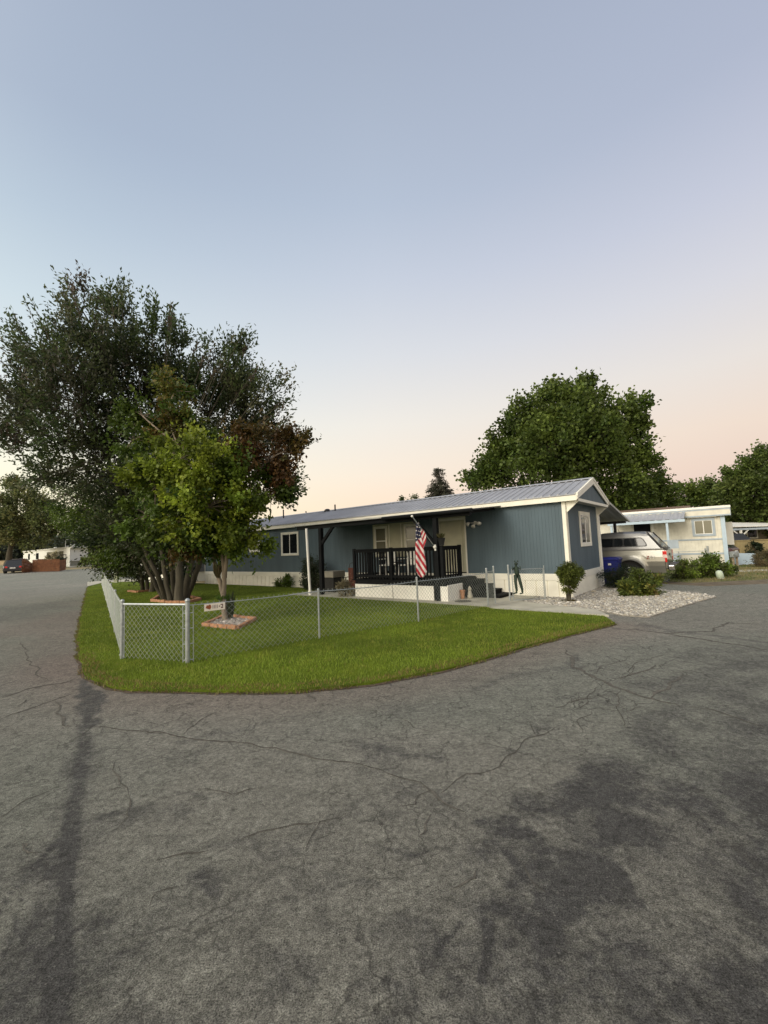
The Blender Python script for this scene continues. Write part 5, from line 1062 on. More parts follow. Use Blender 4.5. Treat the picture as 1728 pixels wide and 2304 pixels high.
shrub('brown_shrub', 'dry brownish shrub at the right edge beside the pale blue wall', 1712, 1276, [(1712, 1258, 16, 160, 0, None), (1730, 1255, 20, 200, 0, None), (1698, 1266, 10, 60, 0, None)], (0.09, 0.03), BR_, slen=0.2)
wr = H(8.75, -1.0, 0.03)
def hshrub(name, label, a, b_, rs, leaf, tf, n=220, cat='shrub', slen=0.2):
    base = H(a, b_, 0.03); bl_ = [((H(a+x, b_+y, z)), (r, r, r*1.1), n, tf, 2.2) for x, y, z, r in rs]
    return tree(name, label, cat, base, [([base, H(a, b_, rs[0][2])], 0.03, 0.015)], bl_, leaf, 'leaf', n_per=8, slen=slen, spread=0.05)
hshrub('dark_shrub', 'tall dark shrub between the white pole and the cream skirting', 9.85, -0.9, [(0, 0, 0.6, 0.42), (0.1, 0, 1.0, 0.36), (-0.35, -0.1, 0.45, 0.32), (0.35, 0, 0.4, 0.3)], (0.07, 0.035), DS, 260)
hshrub('hosta', 'low leafy plant at the foot of the far cream skirting', 12.6, -0.35, [(0, 0, 0.22, 0.22), (0.3, 0, 0.16, 0.16), (-0.2, 0, 0.3, 0.14)], (0.16, 0.05), HG, 40, 'plant', 0.15)
hshrub('low_plant', 'sprawling plant at the patio edge behind the white pole', 10.7, -0.75, [(0, 0, 0.12, 0.2), (-0.4, -0.1, 0.1, 0.2)], (0.14, 0.05), DS, 50, 'plant', 0.15)
hshrub('dried_plant', 'withered pale plant beside the white porch skirt panels', 6.85, -2.2, [(0, 0, 0.22, 0.2), (-0.15, 0, 0.35, 0.14)], (0.13, 0.03), tf_of([(0.14, 0.12, 0.07), (0.09, 0.085, 0.045), (0.25, 0.22, 0.14)]), 60, 'plant', 0.12)
hshrub('dark_shrub', 'low dark shrub against the far end of the blue home, behind the slim maple', 20.6, -1.6, [(0, 0, 0.5, 0.7), (0.8, 0, 0.45, 0.6), (-0.8, 0.1, 0.35, 0.5), (0.3, 0.2, 0.9, 0.5)], (0.10, 0.05), DS, 320)
# long hedge-like mass along the left fence far end
shrub('hedge_shrub', 'dark low shrub at the far end of the street fence', 243, 1284, [(241, 1276, 8, 160, 0, None), (232, 1281, 6, 60, 0, None)], (0.16, 0.08), DS, slen=0.25, terrain=True)
shrub('hedge_shrub', 'green bush behind the pale utility post', 285, 1300, [(280, 1285, 16, 260, 0, None), (296, 1275, 20, 300, 0, None), (300, 1295, 16, 200, 0, None), (272, 1270, 12, 150, 0, None)], (0.13, 0.07), GR2, slen=0.2)
# ================================================================== CARPORT on the far side of the blue home
cp = thing('carport', 'corrugated metal carport with black posts on the far side of the blue home', 'carport', H(4, 5.2, 0))
b = MB(); n = 0; vs = []; fs = []; A0, A1 = -OH-0.05, 9.0
us = np.arange(A0, A1, 0.035); prof = 0.016*np.sign(np.sin(us*2*pi/0.30))*np.minimum(1, 2*np.abs(np.sin(us*2*pi/0.30)))
for bb, zz in ((HW+0.16, 2.90), (7.15, 2.36)):
    for u, p in zip(us, prof): vs.append(H(u, bb, zz+p))
k = len(us); fs = [(i, i+1, k+i+1, k+i) for i in range(k-1)]; b.add(vs, fs); o = b.build('roof_sheet', M['roof'], cp); s_m = o.modifiers.new('t', 'SOLIDIFY'); s_m.thickness = 0.006
MB(H).prism([(A0-0.03, HW+0.14, 2.86), (A0-0.03, HW+0.14, 2.94), (A0-0.03, 7.20, 2.385), (A0-0.03, 7.20, 2.31)], (0.03, 0, 0)).build('edge_trim', M['soffit'], cp)
MB(H).box(A0+0.02, A1, 6.62, 6.70, 2.26, 2.36).build('beam', M['black'], cp)
for a in (0.02, 4.2, 8.6): MB(H).box(a-0.05, a+0.05, 6.61, 6.71, 0, 2.259).build('post', M['black'], cp)
dsp = MB(H); dsp.box(-0.06, -0.01, HW+0.03, HW+0.10, 0.05, 2.75); dsp.build('downspout', M['white'], home)

# ================================================================== PICKUP with camper shell (tail towards -a, sides along a)
M['pewter'] = mat('pewter_paint', (0.25, 0.243, 0.21), 0.32, 0.05, 2, metal=0.55, coat=0.6); M['shell'] = mat('camper_shell_paint', (0.20, 0.20, 0.195), 0.34, 0.05, 2, metal=0.5, coat=0.5)
M['tyre'] = mat('tyre_rubber', (0.014, 0.014, 0.014), 0.85, 0.2, 20); M['chrome'] = mat('chrome', (0.55, 0.55, 0.55), 0.18, 0.05, 5, metal=1.0); M['rim'] = mat('alloy_rim', (0.62, 0.62, 0.60), 0.3, 0.05, 8, metal=0.7)
M['tail'] = mat('tail_lamp_red', (0.62, 0.012, 0.010), 0.12, 0.1, 12, coat=1.0); M['tailw'] = mat('tail_lamp_clear', (0.75, 0.55, 0.50), 0.15, 0.1, 12, coat=1.0)
TA, TBb = -1.87, 4.62
tr = thing('pickup_truck', 'silver pickup truck with camper shell parked beside the blue home', 'pickup truck', H(TA+2.6, TBb+1.0, 0))
# local: x forward from tail, y across 0 near side .. 2.0 far side
def TT(x, y, z): return H(TA+x, TBb+y, z)
ar = lambda cx, r, n=12: [(cx-r*cos(pi*i/n), 0.38+r*sin(pi*i/n)) for i in range(n+1)]
RX, FX, RR = 1.13, 4.75, 0.50
def bodyside(y0, y1):
    prof = [(0.12, 0.50), (0.06, 0.62), (0.05, 1.19), (0.09, 1.21), (5.45, 1.12), (5.62, 1.0), (5.62, 0.5)]
    low = [(FX+RR, 0.42)]+[(x, z) for x, z in reversed(ar(FX, RR))]+[(FX-RR, 0.42), (RX+RR, 0.42)]+[(x, z) for x, z in reversed(ar(RX, RR))]+[(RX-RR, 0.44)]
    return [(x, y0, z) for x, z in prof+low], (0, y1-y0, 0)
b = MB(TT)
# lofted sides: bulging section
zs = [(0.46, 0.05), (0.60, 0.0), (0.85, -0.015), (0.98, 0.0), (1.20, 0.05)]
def side(y_at, sgn):
    xs = np.linspace(0.05, 5.55, 111); V = []; F_ = []
    for x in xs:
        zb = 0.42
        for cx in (RX, FX):
            if abs(x-cx) < RR: zb = max(zb, 0.38+sqrt(RR*RR-(x-cx)**2))
        zl = [zb+(1.20-zb)*t for t in (0, 0.12, 0.3, 0.5, 0.7, 0.86, 1.0)]
        for z in zl:
            off = np.interp(z, [q[0] for q in zs], [q[1] for q in zs])
            fl = 0
            for cx in (RX, FX):
                dd_ = sqrt((x-cx)**2+(z-0.38)**2); fl = max(fl, 0.045*math.exp(-((dd_-RR-0.03)/0.07)**2))
            V.append((x, y_at+sgn*(off-fl), z))
    for i in range(len(xs)-1):
        for j in range(6):
            q = (i*7+j, (i+1)*7+j, (i+1)*7+j+1, i*7+j+1); F_.append(q if sgn > 0 else q[::-1])
    return V, F_
for y_, s in ((0.0, 1), (2.0, -1)):
    V, F_ = side(y_, s); b.add(V, F_)
b.add([(0.05, 0.05, 1.20), (0.05, 1.95, 1.20), (5.55, 1.95, 1.20), (5.55, 0.05, 1.20)], [(0, 1, 2, 3)])   # deck top (bed cover, bonnet)
b.prism([(5.55, 0.05, 0.46), (5.55, 1.95, 0.46), (5.55, 1.95, 1.2), (5.55, 0.05, 1.2)], (0.1, 0, -0.03))
b.build('body', M['pewter'], tr, smooth=False); ob = COL.objects[-1]
tg = MB(TT).box(0.0, 0.049, 0.08, 1.92, 0.56, 1.19).build('tailgate', M['pewter'], tr, bevel=0.01)
MB(TT).box(-0.012, -0.001, 0.88, 1.12, 0.98, 1.06).build('handle', M['black'], tg)
MB(TT).box(0.3, 5.4, 0.22, 1.78, 0.34, 0.60).build('chassis', M['black'], tr)
for cx in (RX, FX):
    for yy in (0.16, 1.60): MB(TT).tube([(cx, yy, 0.42), (cx, yy+0.24, 0.42)], 0.47, 24).build('wheel_well', M['black'], tr)
# wheels
for cx in (RX, FX):
    for yy, s in ((-0.01, 1), (2.01, -1)):
        y0, y1 = yy, yy+s*0.26
        b = MB(TT); b.tube([(cx, y0+s*0.0, 0.39), (cx, y0+s*0.03, 0.39), (cx, y1-s*0.03, 0.39), (cx, y1, 0.39)], [0.345, 0.385, 0.385, 0.345], 36); w = b.build('wheel', M['tyre'], tr)
        b = MB(TT); b.tube([(cx, y0-s*0.004, 0.39), (cx, y0-s*0.016, 0.39)], [0.215, 0.205], 28); b.build('rim_back', M['black'], w)
        b = MB(TT)
        for i in range(5):
            t = 2*pi*i/5+0.3; d1 = (cos(t), sin(t)); d2 = (-sin(t), cos(t))
            b.prism([(cx+d1[0]*r_+d2[0]*ww, y0-s*0.017, 0.39+d1[1]*r_+d2[1]*ww) for r_, ww in ((0.03, -0.03), (0.21, -0.045), (0.21, 0.045), (0.03, 0.03))], (0, -s*0.014, 0))
        b.tube([(cx, y0-s*0.017, 0.39), (cx, y0-s*0.045, 0.39)], 0.055, 12); P_ = [(cx+0.215*cos(2*pi*i/28), y0-s*0.018, 0.39+0.215*sin(2*pi*i/28)) for i in range(29)]; b.tube(P_, 0.014, 6); b.build('rim', M['rim'], w)
# camper shell (rounded box, glass side windows, raked hatch)
def loft(sections, mk, name, parent, smooth=True, bevel=0):
    """sections: list of (list of pts) closed rings"""
    b = MB(TT); n = len(sections[0]); vs = [p for s in sections for p in s]; fs = []
    for i in range(len(sections)-1):
        for j in range(n): fs.append((i*n+j, i*n+(j+1) % n, (i+1)*n+(j+1) % n, (i+1)*n+j))
    fs.append(tuple(range(n))[::-1]); fs.append(tuple((len(sections)-1)*n+j for j in range(n))); b.add(vs, fs); return b.build(name, mk, parent, smooth=False, bevel=bevel)
def shellsec(x, zt, ins, zb=1.205):
    pts = []; y0, y1 = 0.03, 1.97
    pts.append((x, y0, zb)); pts.append((x, y0-0.0, zb+0.05)); pts.append((x, y0+0.10+ins, zt-0.16)); pts.append((x, y0+0.14+ins, zt-0.08)); pts.append((x, y0+0.24+ins, zt-0.02)); pts.append((x, y0+0.45, zt))
    return pts+[(x, 2.0-p[1], p[2]) for p in reversed(pts)]
secs = [shellsec(0.10, 1.30, 0, 1.205)]
secs = []
for x, zt in ((0.62, 1.86), (0.75, 1.885), (1.3, 1.90), (2.0, 1.87), (2.35, 1.80), (2.50, 1.74)): secs.append(shellsec(x, zt, 0.02))
# tail end slants back: lower corners at x=.12
s0 = [(0.12 if i in (0, 11) else 0.14 if i in (1, 10) else (0.47 if i in (2, 9) else 0.55 if i in (3, 8) else 0.60), p[1], p[2]) for i, p in enumerate(shellsec(0, 1.86, 0.02))]
shl = loft([s0]+secs, M['shell'], 'camper_shell', tr, bevel=0.012)
def shell_y(z): return 0.03+(z-1.255)/(1.72-1.255)*0.12
def winpoly(pts, mk, name, par, out=0.006, th=0.01):
    b = MB(TT); b.prism([(x, shell_y(z)-out, z) for x, z in pts], (0, th*0.5, 0)); return b.build(name, mk, par)
def rrect(x0, x1, z0, z1, r, skl=0.0, skr=0.0, n=5):
    out = []
    for cx, cz, t0 in ((x1-r, z0+r, -pi/2), (x1-r, z1-r, 0), (x0+r, z1-r, pi/2), (x0+r, z0+r, pi)):
        for i in range(n+1):
            t = t0+pi/2*i/n; x, z = cx+r*cos(t), cz+r*sin(t); k = (z-z0)/(z1-z0); out.append((x+(skr if cx < (x0+x1)/2 else skl)*k, z))
    return out
winpoly(rrect(0.52, 2.18, 1.34, 1.66, 0.09, -0.04, 0.16), M['black'], 'window_surround', shl)
winpoly(rrect(0.56, 1.28, 1.365, 1.635, 0.07, 0.0, 0.14), M['glass'], 'side_glass', shl, 0.012)
winpoly(rrect(1.31, 2.14, 1.365, 1.635, 0.07, -0.05, 0.0), M['glass'], 'side_glass', shl, 0.012)
b = MB(TT); b.prism([(0.135, 0.20, 1.29), (0.135, 1.80, 1.29), (0.545, 1.68, 1.80), (0.545, 0.32, 1.80)], (-0.02, 0, 0.012)); b.build('rear_glass', M['glass'], shl)
for yy in (0.12, 1.80): b = MB(TT); b.prism([(0.12, yy, 1.26), (0.12, yy+0.08, 1.26), (0.56, yy+(0.16 if yy < 1 else 0), 1.84), (0.56, yy+(0.08 if yy < 1 else -0.08), 1.84)], (-0.03, 0, 0.015)); b.build('hatch_frame', M['black'], shl)
b = MB(TT); b.box(0.05, 0.10, 0.15, 1.85, 1.22, 1.26); b.build('hatch_sill', M['black'], shl)
b = MB(TT); b.tube([(1.45, 0.45, 1.88), (1.5, 0.45, 2.02)], 0.006, 6); b.build('antenna', M['black'], shl)
# cab (seen only from a step aside)
cabs = []
for x, zt, i_ in ((2.56, 1.74, 0.02), (2.75, 1.83, 0.05), (3.5, 1.82, 0.05)): cabs.append(shellsec(x, zt, i_))
wsx = [(4.35 if i in (0, 11) else 4.30 if i in (1, 10) else (3.85 if i in (2, 9) else 3.75 if i in (3, 8) else 3.7), p[1], p[2]) for i, p in enumerate(shellsec(0, 1.80, 0.05))]
cab = loft(cabs+[wsx], M['pewter'], 'cab', tr, bevel=0.015)
winpoly(rrect(2.72, 3.75, 1.30, 1.68, 0.06, 0.0, 0.0), M['glass'], 'cab_window', cab)
MB(TT).prism([(4.34, 0.22, 1.28), (4.34, 1.78, 1.28), (3.80, 1.68, 1.76), (3.80, 0.32, 1.76)], (0.02, 0, 0.02)).build('windscreen', M['glass'], cab)
# tail lamps, bumper, arch trim, decal
for yy in (-0.005, 1.865):
    lt = MB(TT).box(-0.012, 0.11, yy, yy+0.14, 0.78, 1.17).build('tail_lamp', M['tail'], tr, bevel=0.015)
    MB(TT).box(-0.018, 0.10, yy-0.006, yy+0.13, 0.93, 1.04).build('reversing_lens', M['tailw'], lt)
b = MB(TT); b.box(-0.20, -0.02, 0.02, 1.98, 0.50, 0.68); b.build('bumper', M['chrome'], tr, bevel=0.03); MB(TT).box(-0.205, -0.05, 0.02, 1.98, 0.681, 0.70).build('bumper_step', M['black'], tr)
for s in (1,):
    b = MB(TT); P_ = [(RX-(RR+0.0)*cos(pi*i/20), -0.055, 0.38+(RR+0.0)*sin(pi*i/20)) for i in range(21)]; b.tube(P_, 0.022, 6); b.build('arch_trim', M['pewter'], tr)
def text_mesh(txt, size, mk, name, parent, origin, ux, uz, extr=0.002):
    cu = bpy.data.curves.new('t', 'FONT'); cu.body = txt; cu.size = size; cu.extrude = extr; ob = bpy.data.objects.new('t', cu); COL.objects.link(ob)
    dg_ = bpy.context.evaluated_depsgraph_get(); me = bpy.data.meshes.new_from_object(ob.evaluated_get(dg_)); bpy.data.objects.remove(ob)
    o = bpy.data.objects.new(name, me); COL.objects.link(o); o.parent = parent; og = ORG[parent.name]; ORG[o.name] = Vector(og)
    ux = Vector(ux).normalized(); uz = Vector(uz).normalized(); un = ux.cross(uz); 
    for v in me.vertices: q = Vector(origin)+ux*v.co.x+uz*v.co.y+un*v.co.z; v.co = q-og
    me.materials.clear(); me.materials.append(mk); return o
M['dred'] = mat('decal_red', (0.30, 0.02, 0.02), 0.4, 0.05, 5); M['dgrey'] = mat('decal_silver', (0.62, 0.60, 0.55), 0.35, 0.05, 5)
text_mesh('Z', 0.16, M['dred'], 'decal', tr, TT(0.60, -0.045, 0.90), (-LX, -LY, 0), (0, 0, 1)); text_mesh('71', 0.16, M['dgrey'], 'decal', tr, TT(0.49, -0.045, 0.90), (-LX, -LY, 0), (0, 0, 1))
# blue bin
bn = thing('wheelie_bin', 'blue wheeled rubbish bin between the blue home and the pickup', 'bin', H(0.15, 4.1, 0))
def BT_(x, y, z): return H(-0.02+x, 4.02+y, z)
def taper(T, x0, x1, y0, y1, z0, z1, k): 
    b = MB(T); b.add([(x0+k, y0+k, z0), (x1-k, y0+k, z0), (x1-k, y1-k, z0), (x0+k, y1-k, z0), (x0, y0, z1), (x1, y0, z1), (x1, y1, z1), (x0, y1, z1)], [(3, 2, 1, 0), (4, 5, 6, 7), (0, 1, 5, 4), (1, 2, 6, 5), (2, 3, 7, 6), (3, 0, 4, 7)]); return b
taper(BT_, -0.48, 0.30, 0, 0.55, 0.06, 0.90, 0.05).build('body', M['bluepl'], bn, bevel=0.02)
b = MB(BT_); b.prism([(-0.51, -0.04, 0.902), (0.33, -0.04, 0.902), (0.33, -0.03, 0.96), (0.0, 0.0, 1.0), (-0.40, 0.0, 1.0), (-0.51, -0.03, 0.96)], (0, 0.62, 0)); b.build('lid', M['bluepl'], bn, bevel=0.015)
for x in (-0.3, 0.15): MB(BT_).tube([(x, 0.5, 0.12), (x+0.07, 0.5, 0.12)], 0.12, 16).build('wheel', M['tyre'], bn)
MB(BT_).box(-0.24, -0.14, -0.008, -0.001, 0.72, 0.79).build('label_plate', M['white'], bn)

# ================================================================== NEIGHBOUR TRAILER
NB_, NA0, NA1 = 16.41, -3.40, 14.0
nh = thing('mobile_home', 'cream mobile home with pale blue trim behind the pickup', 'mobile home', H(5, 18, 0))
TN = lambda u, d, z: H(u, NB_+d, z); TNE = lambda u, d, z: H(NA0+d, NB_+u, z)
def gw2(T, u0, u1, z0, z1, p, nm, mk, par, **k): return gwall(T, u0, u1, z0, z1, p, nm, mk, par, **k)
gw2(TN, NA0, NA1, 0.69, 2.72, 0.15, 'wall', M['ncream'], nh); gw2(TNE, 0.081, 3.6, 0.69, 2.72, 0.15, 'wall', M['ncream'], nh)
MB(H).box(NA0, NA1, NB_-0.0, NB_+0.05, 0.0, 0.60).build('skirting', M['ncream'], nh); MB(H).box(NA0+0.0, NA0+0.05, NB_+0.051, NB_+3.6, 0.0, 0.60).build('skirting', M['ncream'], nh)
MB(H).box(NA0+0.05, NA1, NB_+3.6, NB_+3.68, 0.0, 2.9).build('wall', M['ncream'], nh)
for z0, z1 in ((0.60, 0.69), (1.38, 1.46), (2.70, 2.80)): MB(H).box(NA0-0.02, NA1, NB_-0.025, NB_-0.001, z0, z1).build('trim_band', M['greyblue'], nh)
MB(H).box(NA0-0.045, NA0+0.14, NB_-0.05, NB_-0.0255, 0.0, 2.80).build('corner_trim', M['lightblue'], nh)
MB(H).box(NA0-0.045, NA0-0.001, NB_-0.0255, NB_+0.12, 0.0, 2.80).build('corner_trim', M['lightblue'], nh)
MB(H).box(NA0-0.30, NA1, NB_-0.20, NB_-0.10, 2.72, 3.02).build('fascia', M['ncream'], nh); MB(H).box(NA0-0.32, NA0-0.301, NB_-0.22, NB_+3.8, 2.66, 3.10).build('fascia', M['greyblue'], nh)
for z0, z1 in ((2.66, 2.735), (3.0, 3.08)): MB(H).box(NA0-0.30, NA1, NB_-0.215, NB_-0.201, z0, z1).build('trim_band', M['greyblue'], nh)
b = MB(H); b.prism([(NA0-0.33, NB_-0.24, 3.08), (NA0-0.33, NB_-0.24, 3.20), (NA0-0.33, NB_+1.9, 3.26), (NA0-0.33, NB_+3.9, 3.20), (NA0-0.33, NB_+3.9, 3.08)], (NA1-NA0+0.33, 0, 0)); b.build('roof', M['white'], nh)
window(TN, -3.0, -1.98, 1.60, 2.58, nh, fw=0.12, fm='greyblue', gm=('curtain', 'curtain')); MB(H).box(-3.10, -1.80, NB_-0.16, NB_-0.002, 2.62, 2.66).build('window_hood', M['white'], nh)
# its door awning with pale blue posts
aw = thing('awning', 'metal door awning with pale blue posts on the cream mobile home', 'awning', H(0, NB_-0.8, 0))
vs = []; us = np.arange(-1.75, 1.95, 0.04); pf = 0.014*np.sign(np.sin(us*2*pi/0.36))
for bb, zz in ((NB_-0.22, 2.98), (NB_-1.35, 2.58)):
    for u, p in zip(us, pf): vs.append(H(u, bb, zz+p))
k = len(us); b = MB(); b.add(vs, [(i, i+1, k+i+1, k+i) for i in range(k-1)]); o = b.build('roof_sheet', M['roof'], aw); o.modifiers.new('t', 'SOLIDIFY').thickness = 0.006
MB(H).box(-1.78, 1.98, NB_-1.40, NB_-1.352, 2.42, 2.56).build('front_beam', M['lightblue'], aw)
for a in (-0.95, 1.80): MB(H).box(a-0.055, a+0.055, NB_-1.345, NB_-1.24, 0.0, 2.50).build('post', M['lightblue'], aw)
MB(H).box(1.62, 1.70, NB_-1.345, NB_-1.24, 0.0, 2.50).build('post', M['lightblue'], aw)
MB(H).box(-1.35, 2.0, NB_-1.3, NB_-0.06, 0.0, 0.60).build('porch_deck', M['greyblue'], aw)
MB(H).box(-1.40, -0.90, NB_-1.36, NB_-1.346, 1.0, 1.45).build('side_screen', M['greyblue'], aw)
dn = MB(H).box(0.0, 0.85, NB_-0.03, NB_-0.001, 0.72, 2.50).build('door', M['darkblue'], nh); MB(H).box(-0.16, -0.06, NB_-0.028, NB_-0.001, 0.72, 2.5).build('door_trim', M['white'], nh)
# brown roof edge behind it
MB(H).prism([(-1.6, 21.5, 3.2), (-1.6, 23.5, 3.75), (-1.6, 25.5, 3.2)], (20, 0, 0)).build('brown_roofed_building', mat('brown_shingles', (0.16, 0.11, 0.08), 0.9, 0.2, 8)); oo = COL.objects[-1]
MB(H).box(-1.4, 18, 21.8, 25.2, 0, 3.19).build('wall', M['ncream'], None); ow = COL.objects[-1]
bb_ = thing('house', 'brown shingle roofed building just showing over the cream mobile home', 'house', H(8, 23.5, 0))
for q, nm in ((oo, 'roof'), (ow, 'wall')):
    og = ORG[q.name]; q.parent = bb_; q.location = tuple(Vector(og)-ORG[bb_.name]); q.name = nm
# small grey railing fence before the trailer
rf = thing('railing', 'low grey pipe railing in front of the cream mobile home', 'railing', tuple(G(1577, 1262)))
p1 = Vector(H(-2.55, 14.6, 0)); p2 = Vector(H(-1.4, 14.6, 0)); p3 = Vector(H(-0.2, 14.6, 0)); p0 = Vector(H(-2.65, 14.55, 0))
for p, hh, r in ((p0, 1.10, 0.045), (p1, 0.98, 0.04), (p2, 0.85, 0.02), (p3, 0.8, 0.02)): MB().tube([p, p+Vector((0, 0, hh))], r, 8).build('post', M['galv'], rf)
MB().tube([p1+Vector((0, 0, 0.85)), p2+Vector((0, 0, 0.82)), p3+Vector((0, 0, 0.79))], 0.016, 6).build('rail', M['galv'], rf); MB().tube([p0+Vector((0, 0, 0.88)), p1+Vector((0, 0, 0.88))], 0.016, 6).build('rail', M['galv'], rf)
# pale utility pedestal
pd = G(1622, 1303); pe = thing('utility_pedestal', 'short pale green rounded utility pedestal on the dry verge', 'utility pedestal', tuple(pd))
b = MB(lambda x, y, z: (pd.x+x-0.05*z/0.3, pd.y+y, z)); b.tube([(0, 0, -0.02), (0, 0, 0.20), (0, 0, 0.27), (0, 0, 0.31), (0, 0, 0.325)], [0.125, 0.115, 0.105, 0.07, 0.02], 18); b.build('cover', mat('pale_green_plastic', (0.46, 0.54, 0.42), 0.5, 0.1, 8, dirt=(0.3, 0.3, 0.2)), pe, smooth=True)
b = MB(lambda x, y, z: (pd.x+x, pd.y+y, z)); b.tube([(0, 0, -0.02), (0, 0, 0.03)], 0.14, 18); b.build('base', M['concrete'], pe)
# pale blue low wall and meter
q1 = at(1661, 1273, 22.5); q2 = at(1703, 1271, 22.5)
lb = MB(); lb.prism([(q1.x, q1.y, 0), (q2.x, q2.y, 0), (q2.x, q2.y, 0.58), (q1.x, q1.y, 0.62)], (0.2, 0.5, 0)); lb.build('low_wall', M['lightblue']); tag(COL.objects[-1], 'low pale blue block wall at the right behind the cream trailer corner', 'wall')
me_ = at(1652, 1271, 22.0); mt_ = thing('meter_box', 'grey utility meter box on a post at the cream trailer corner', 'meter', (me_.x, me_.y, 0))
MB().box(me_.x-0.05, me_.x+0.0, me_.y-0.05, me_.y+0.05, 0, 0.45).build('post', M['wood'], mt_); MB().box(me_.x+0.14, me_.x+0.19, me_.y-0.05, me_.y+0.05, 0, 0.45).build('post', M['wood'], mt_)
MB().box(me_.x-0.12, me_.x+0.24, me_.y-0.10, me_.y+0.10, 0.451, 0.75).build('box', M['galv'], mt_, bevel=0.02); b = MB(); b.tube([(me_.x+0.02, me_.y-0.101, 0.62), (me_.x+0.02, me_.y-0.17, 0.62)], 0.09, 14); b.build('dial', M['galv'], mt_)
# tan wall, cars and house far right
w1 = at(1659, 1246, 34); w2 = at(1760, 1243, 33)
M['tan'] = mat('tan_blocks', (0.30, 0.24, 0.12), 0.85, 0.2, 6)
b = MB(); b.prism([(w1.x, w1.y, 0), (w2.x+6, w2.y, 0), (w2.x+6, w2.y, 1.08), (w1.x, w1.y, 1.08)], (0, 0.25, 0)); b.prism([(w1.x-0.03, w1.y-0.04, 1.081), (w2.x+6, w2.y-0.04, 1.081), (w2.x+6, w2.y-0.04, 1.14), (w1.x-0.03, w1.y-0.04, 1.14)], (0, 0.33, 0)); b.build('tan_wall', M['tan']); tag(COL.objects[-1], 'long low tan wall at the far right behind the round dark bush', 'wall')
fh = thing('house', 'tan house with a white flat carport roof at the far right', 'house', tuple(at(1700, 1245, 44)))
k1 = at(1640, 1245, 46); 
def FH(x, y, z): return (k1.x+x, k1.y+y, z)
MB(FH).box(0, 14, 0, 6, 0, 2.85).build('wall', mat('stone_tan', (0.22, 0.19, 0.14), 0.9, 0.4, 9), fh)
MB(FH).prism([(-1, 0.3, 2.86), (15, 0.3, 2.86), (15, 0.3, 3.0), (-1, 0.3, 3.0)], (0, 6, 0.7)).build('roof', mat('dark_shingle', (0.03, 0.03, 0.028), 0.9, 0.2, 8), fh)
wf = MB(FH).box(2.1, 3.3, -0.06, -0.001, 1.1, 2.4).build('window', M['white'], fh); MB(FH).box(2.22, 3.18, -0.075, -0.061, 1.22, 2.28).build('pane', M['glass'], wf)
k0_ = k1; k1 = at(1642, 1245, 41.5)+Vector((0, 4.0, 0))
cpo = thing('carport', 'white roofed open carport with braced posts at the far right', 'carport', FH(3, -2, 0))
MB(FH).prism([(-0.2, -4.2, 2.32), (9, -4.2, 2.20), (9, -0.1, 2.62), (0.6, -0.1, 2.95), (0.3, -0.1, 2.95)], (0, 0, 0.07)).build('roof', M['white'], cpo)
MB(FH).box(-0.2, 9, -4.15, -4.05, 2.0, 2.18).build('beam', M['greyblue'], cpo)
for x in (1.25, 4.6, 7.6):
    MB(FH).box(x-0.08, x+0.08, -4.14, -3.98, 0, 2.0).build('post', M['white'], cpo)
    for s in (-1, 1): MB(FH).prism([(x+s*0.08, -4.1, 1.35), (x+s*0.08, -4.1, 1.5), (x+s*0.68, -4.1, 2.0), (x+s*0.80, -4.1, 2.0)], (0, 0.08, 0)).build('brace', M['white'], cpo)
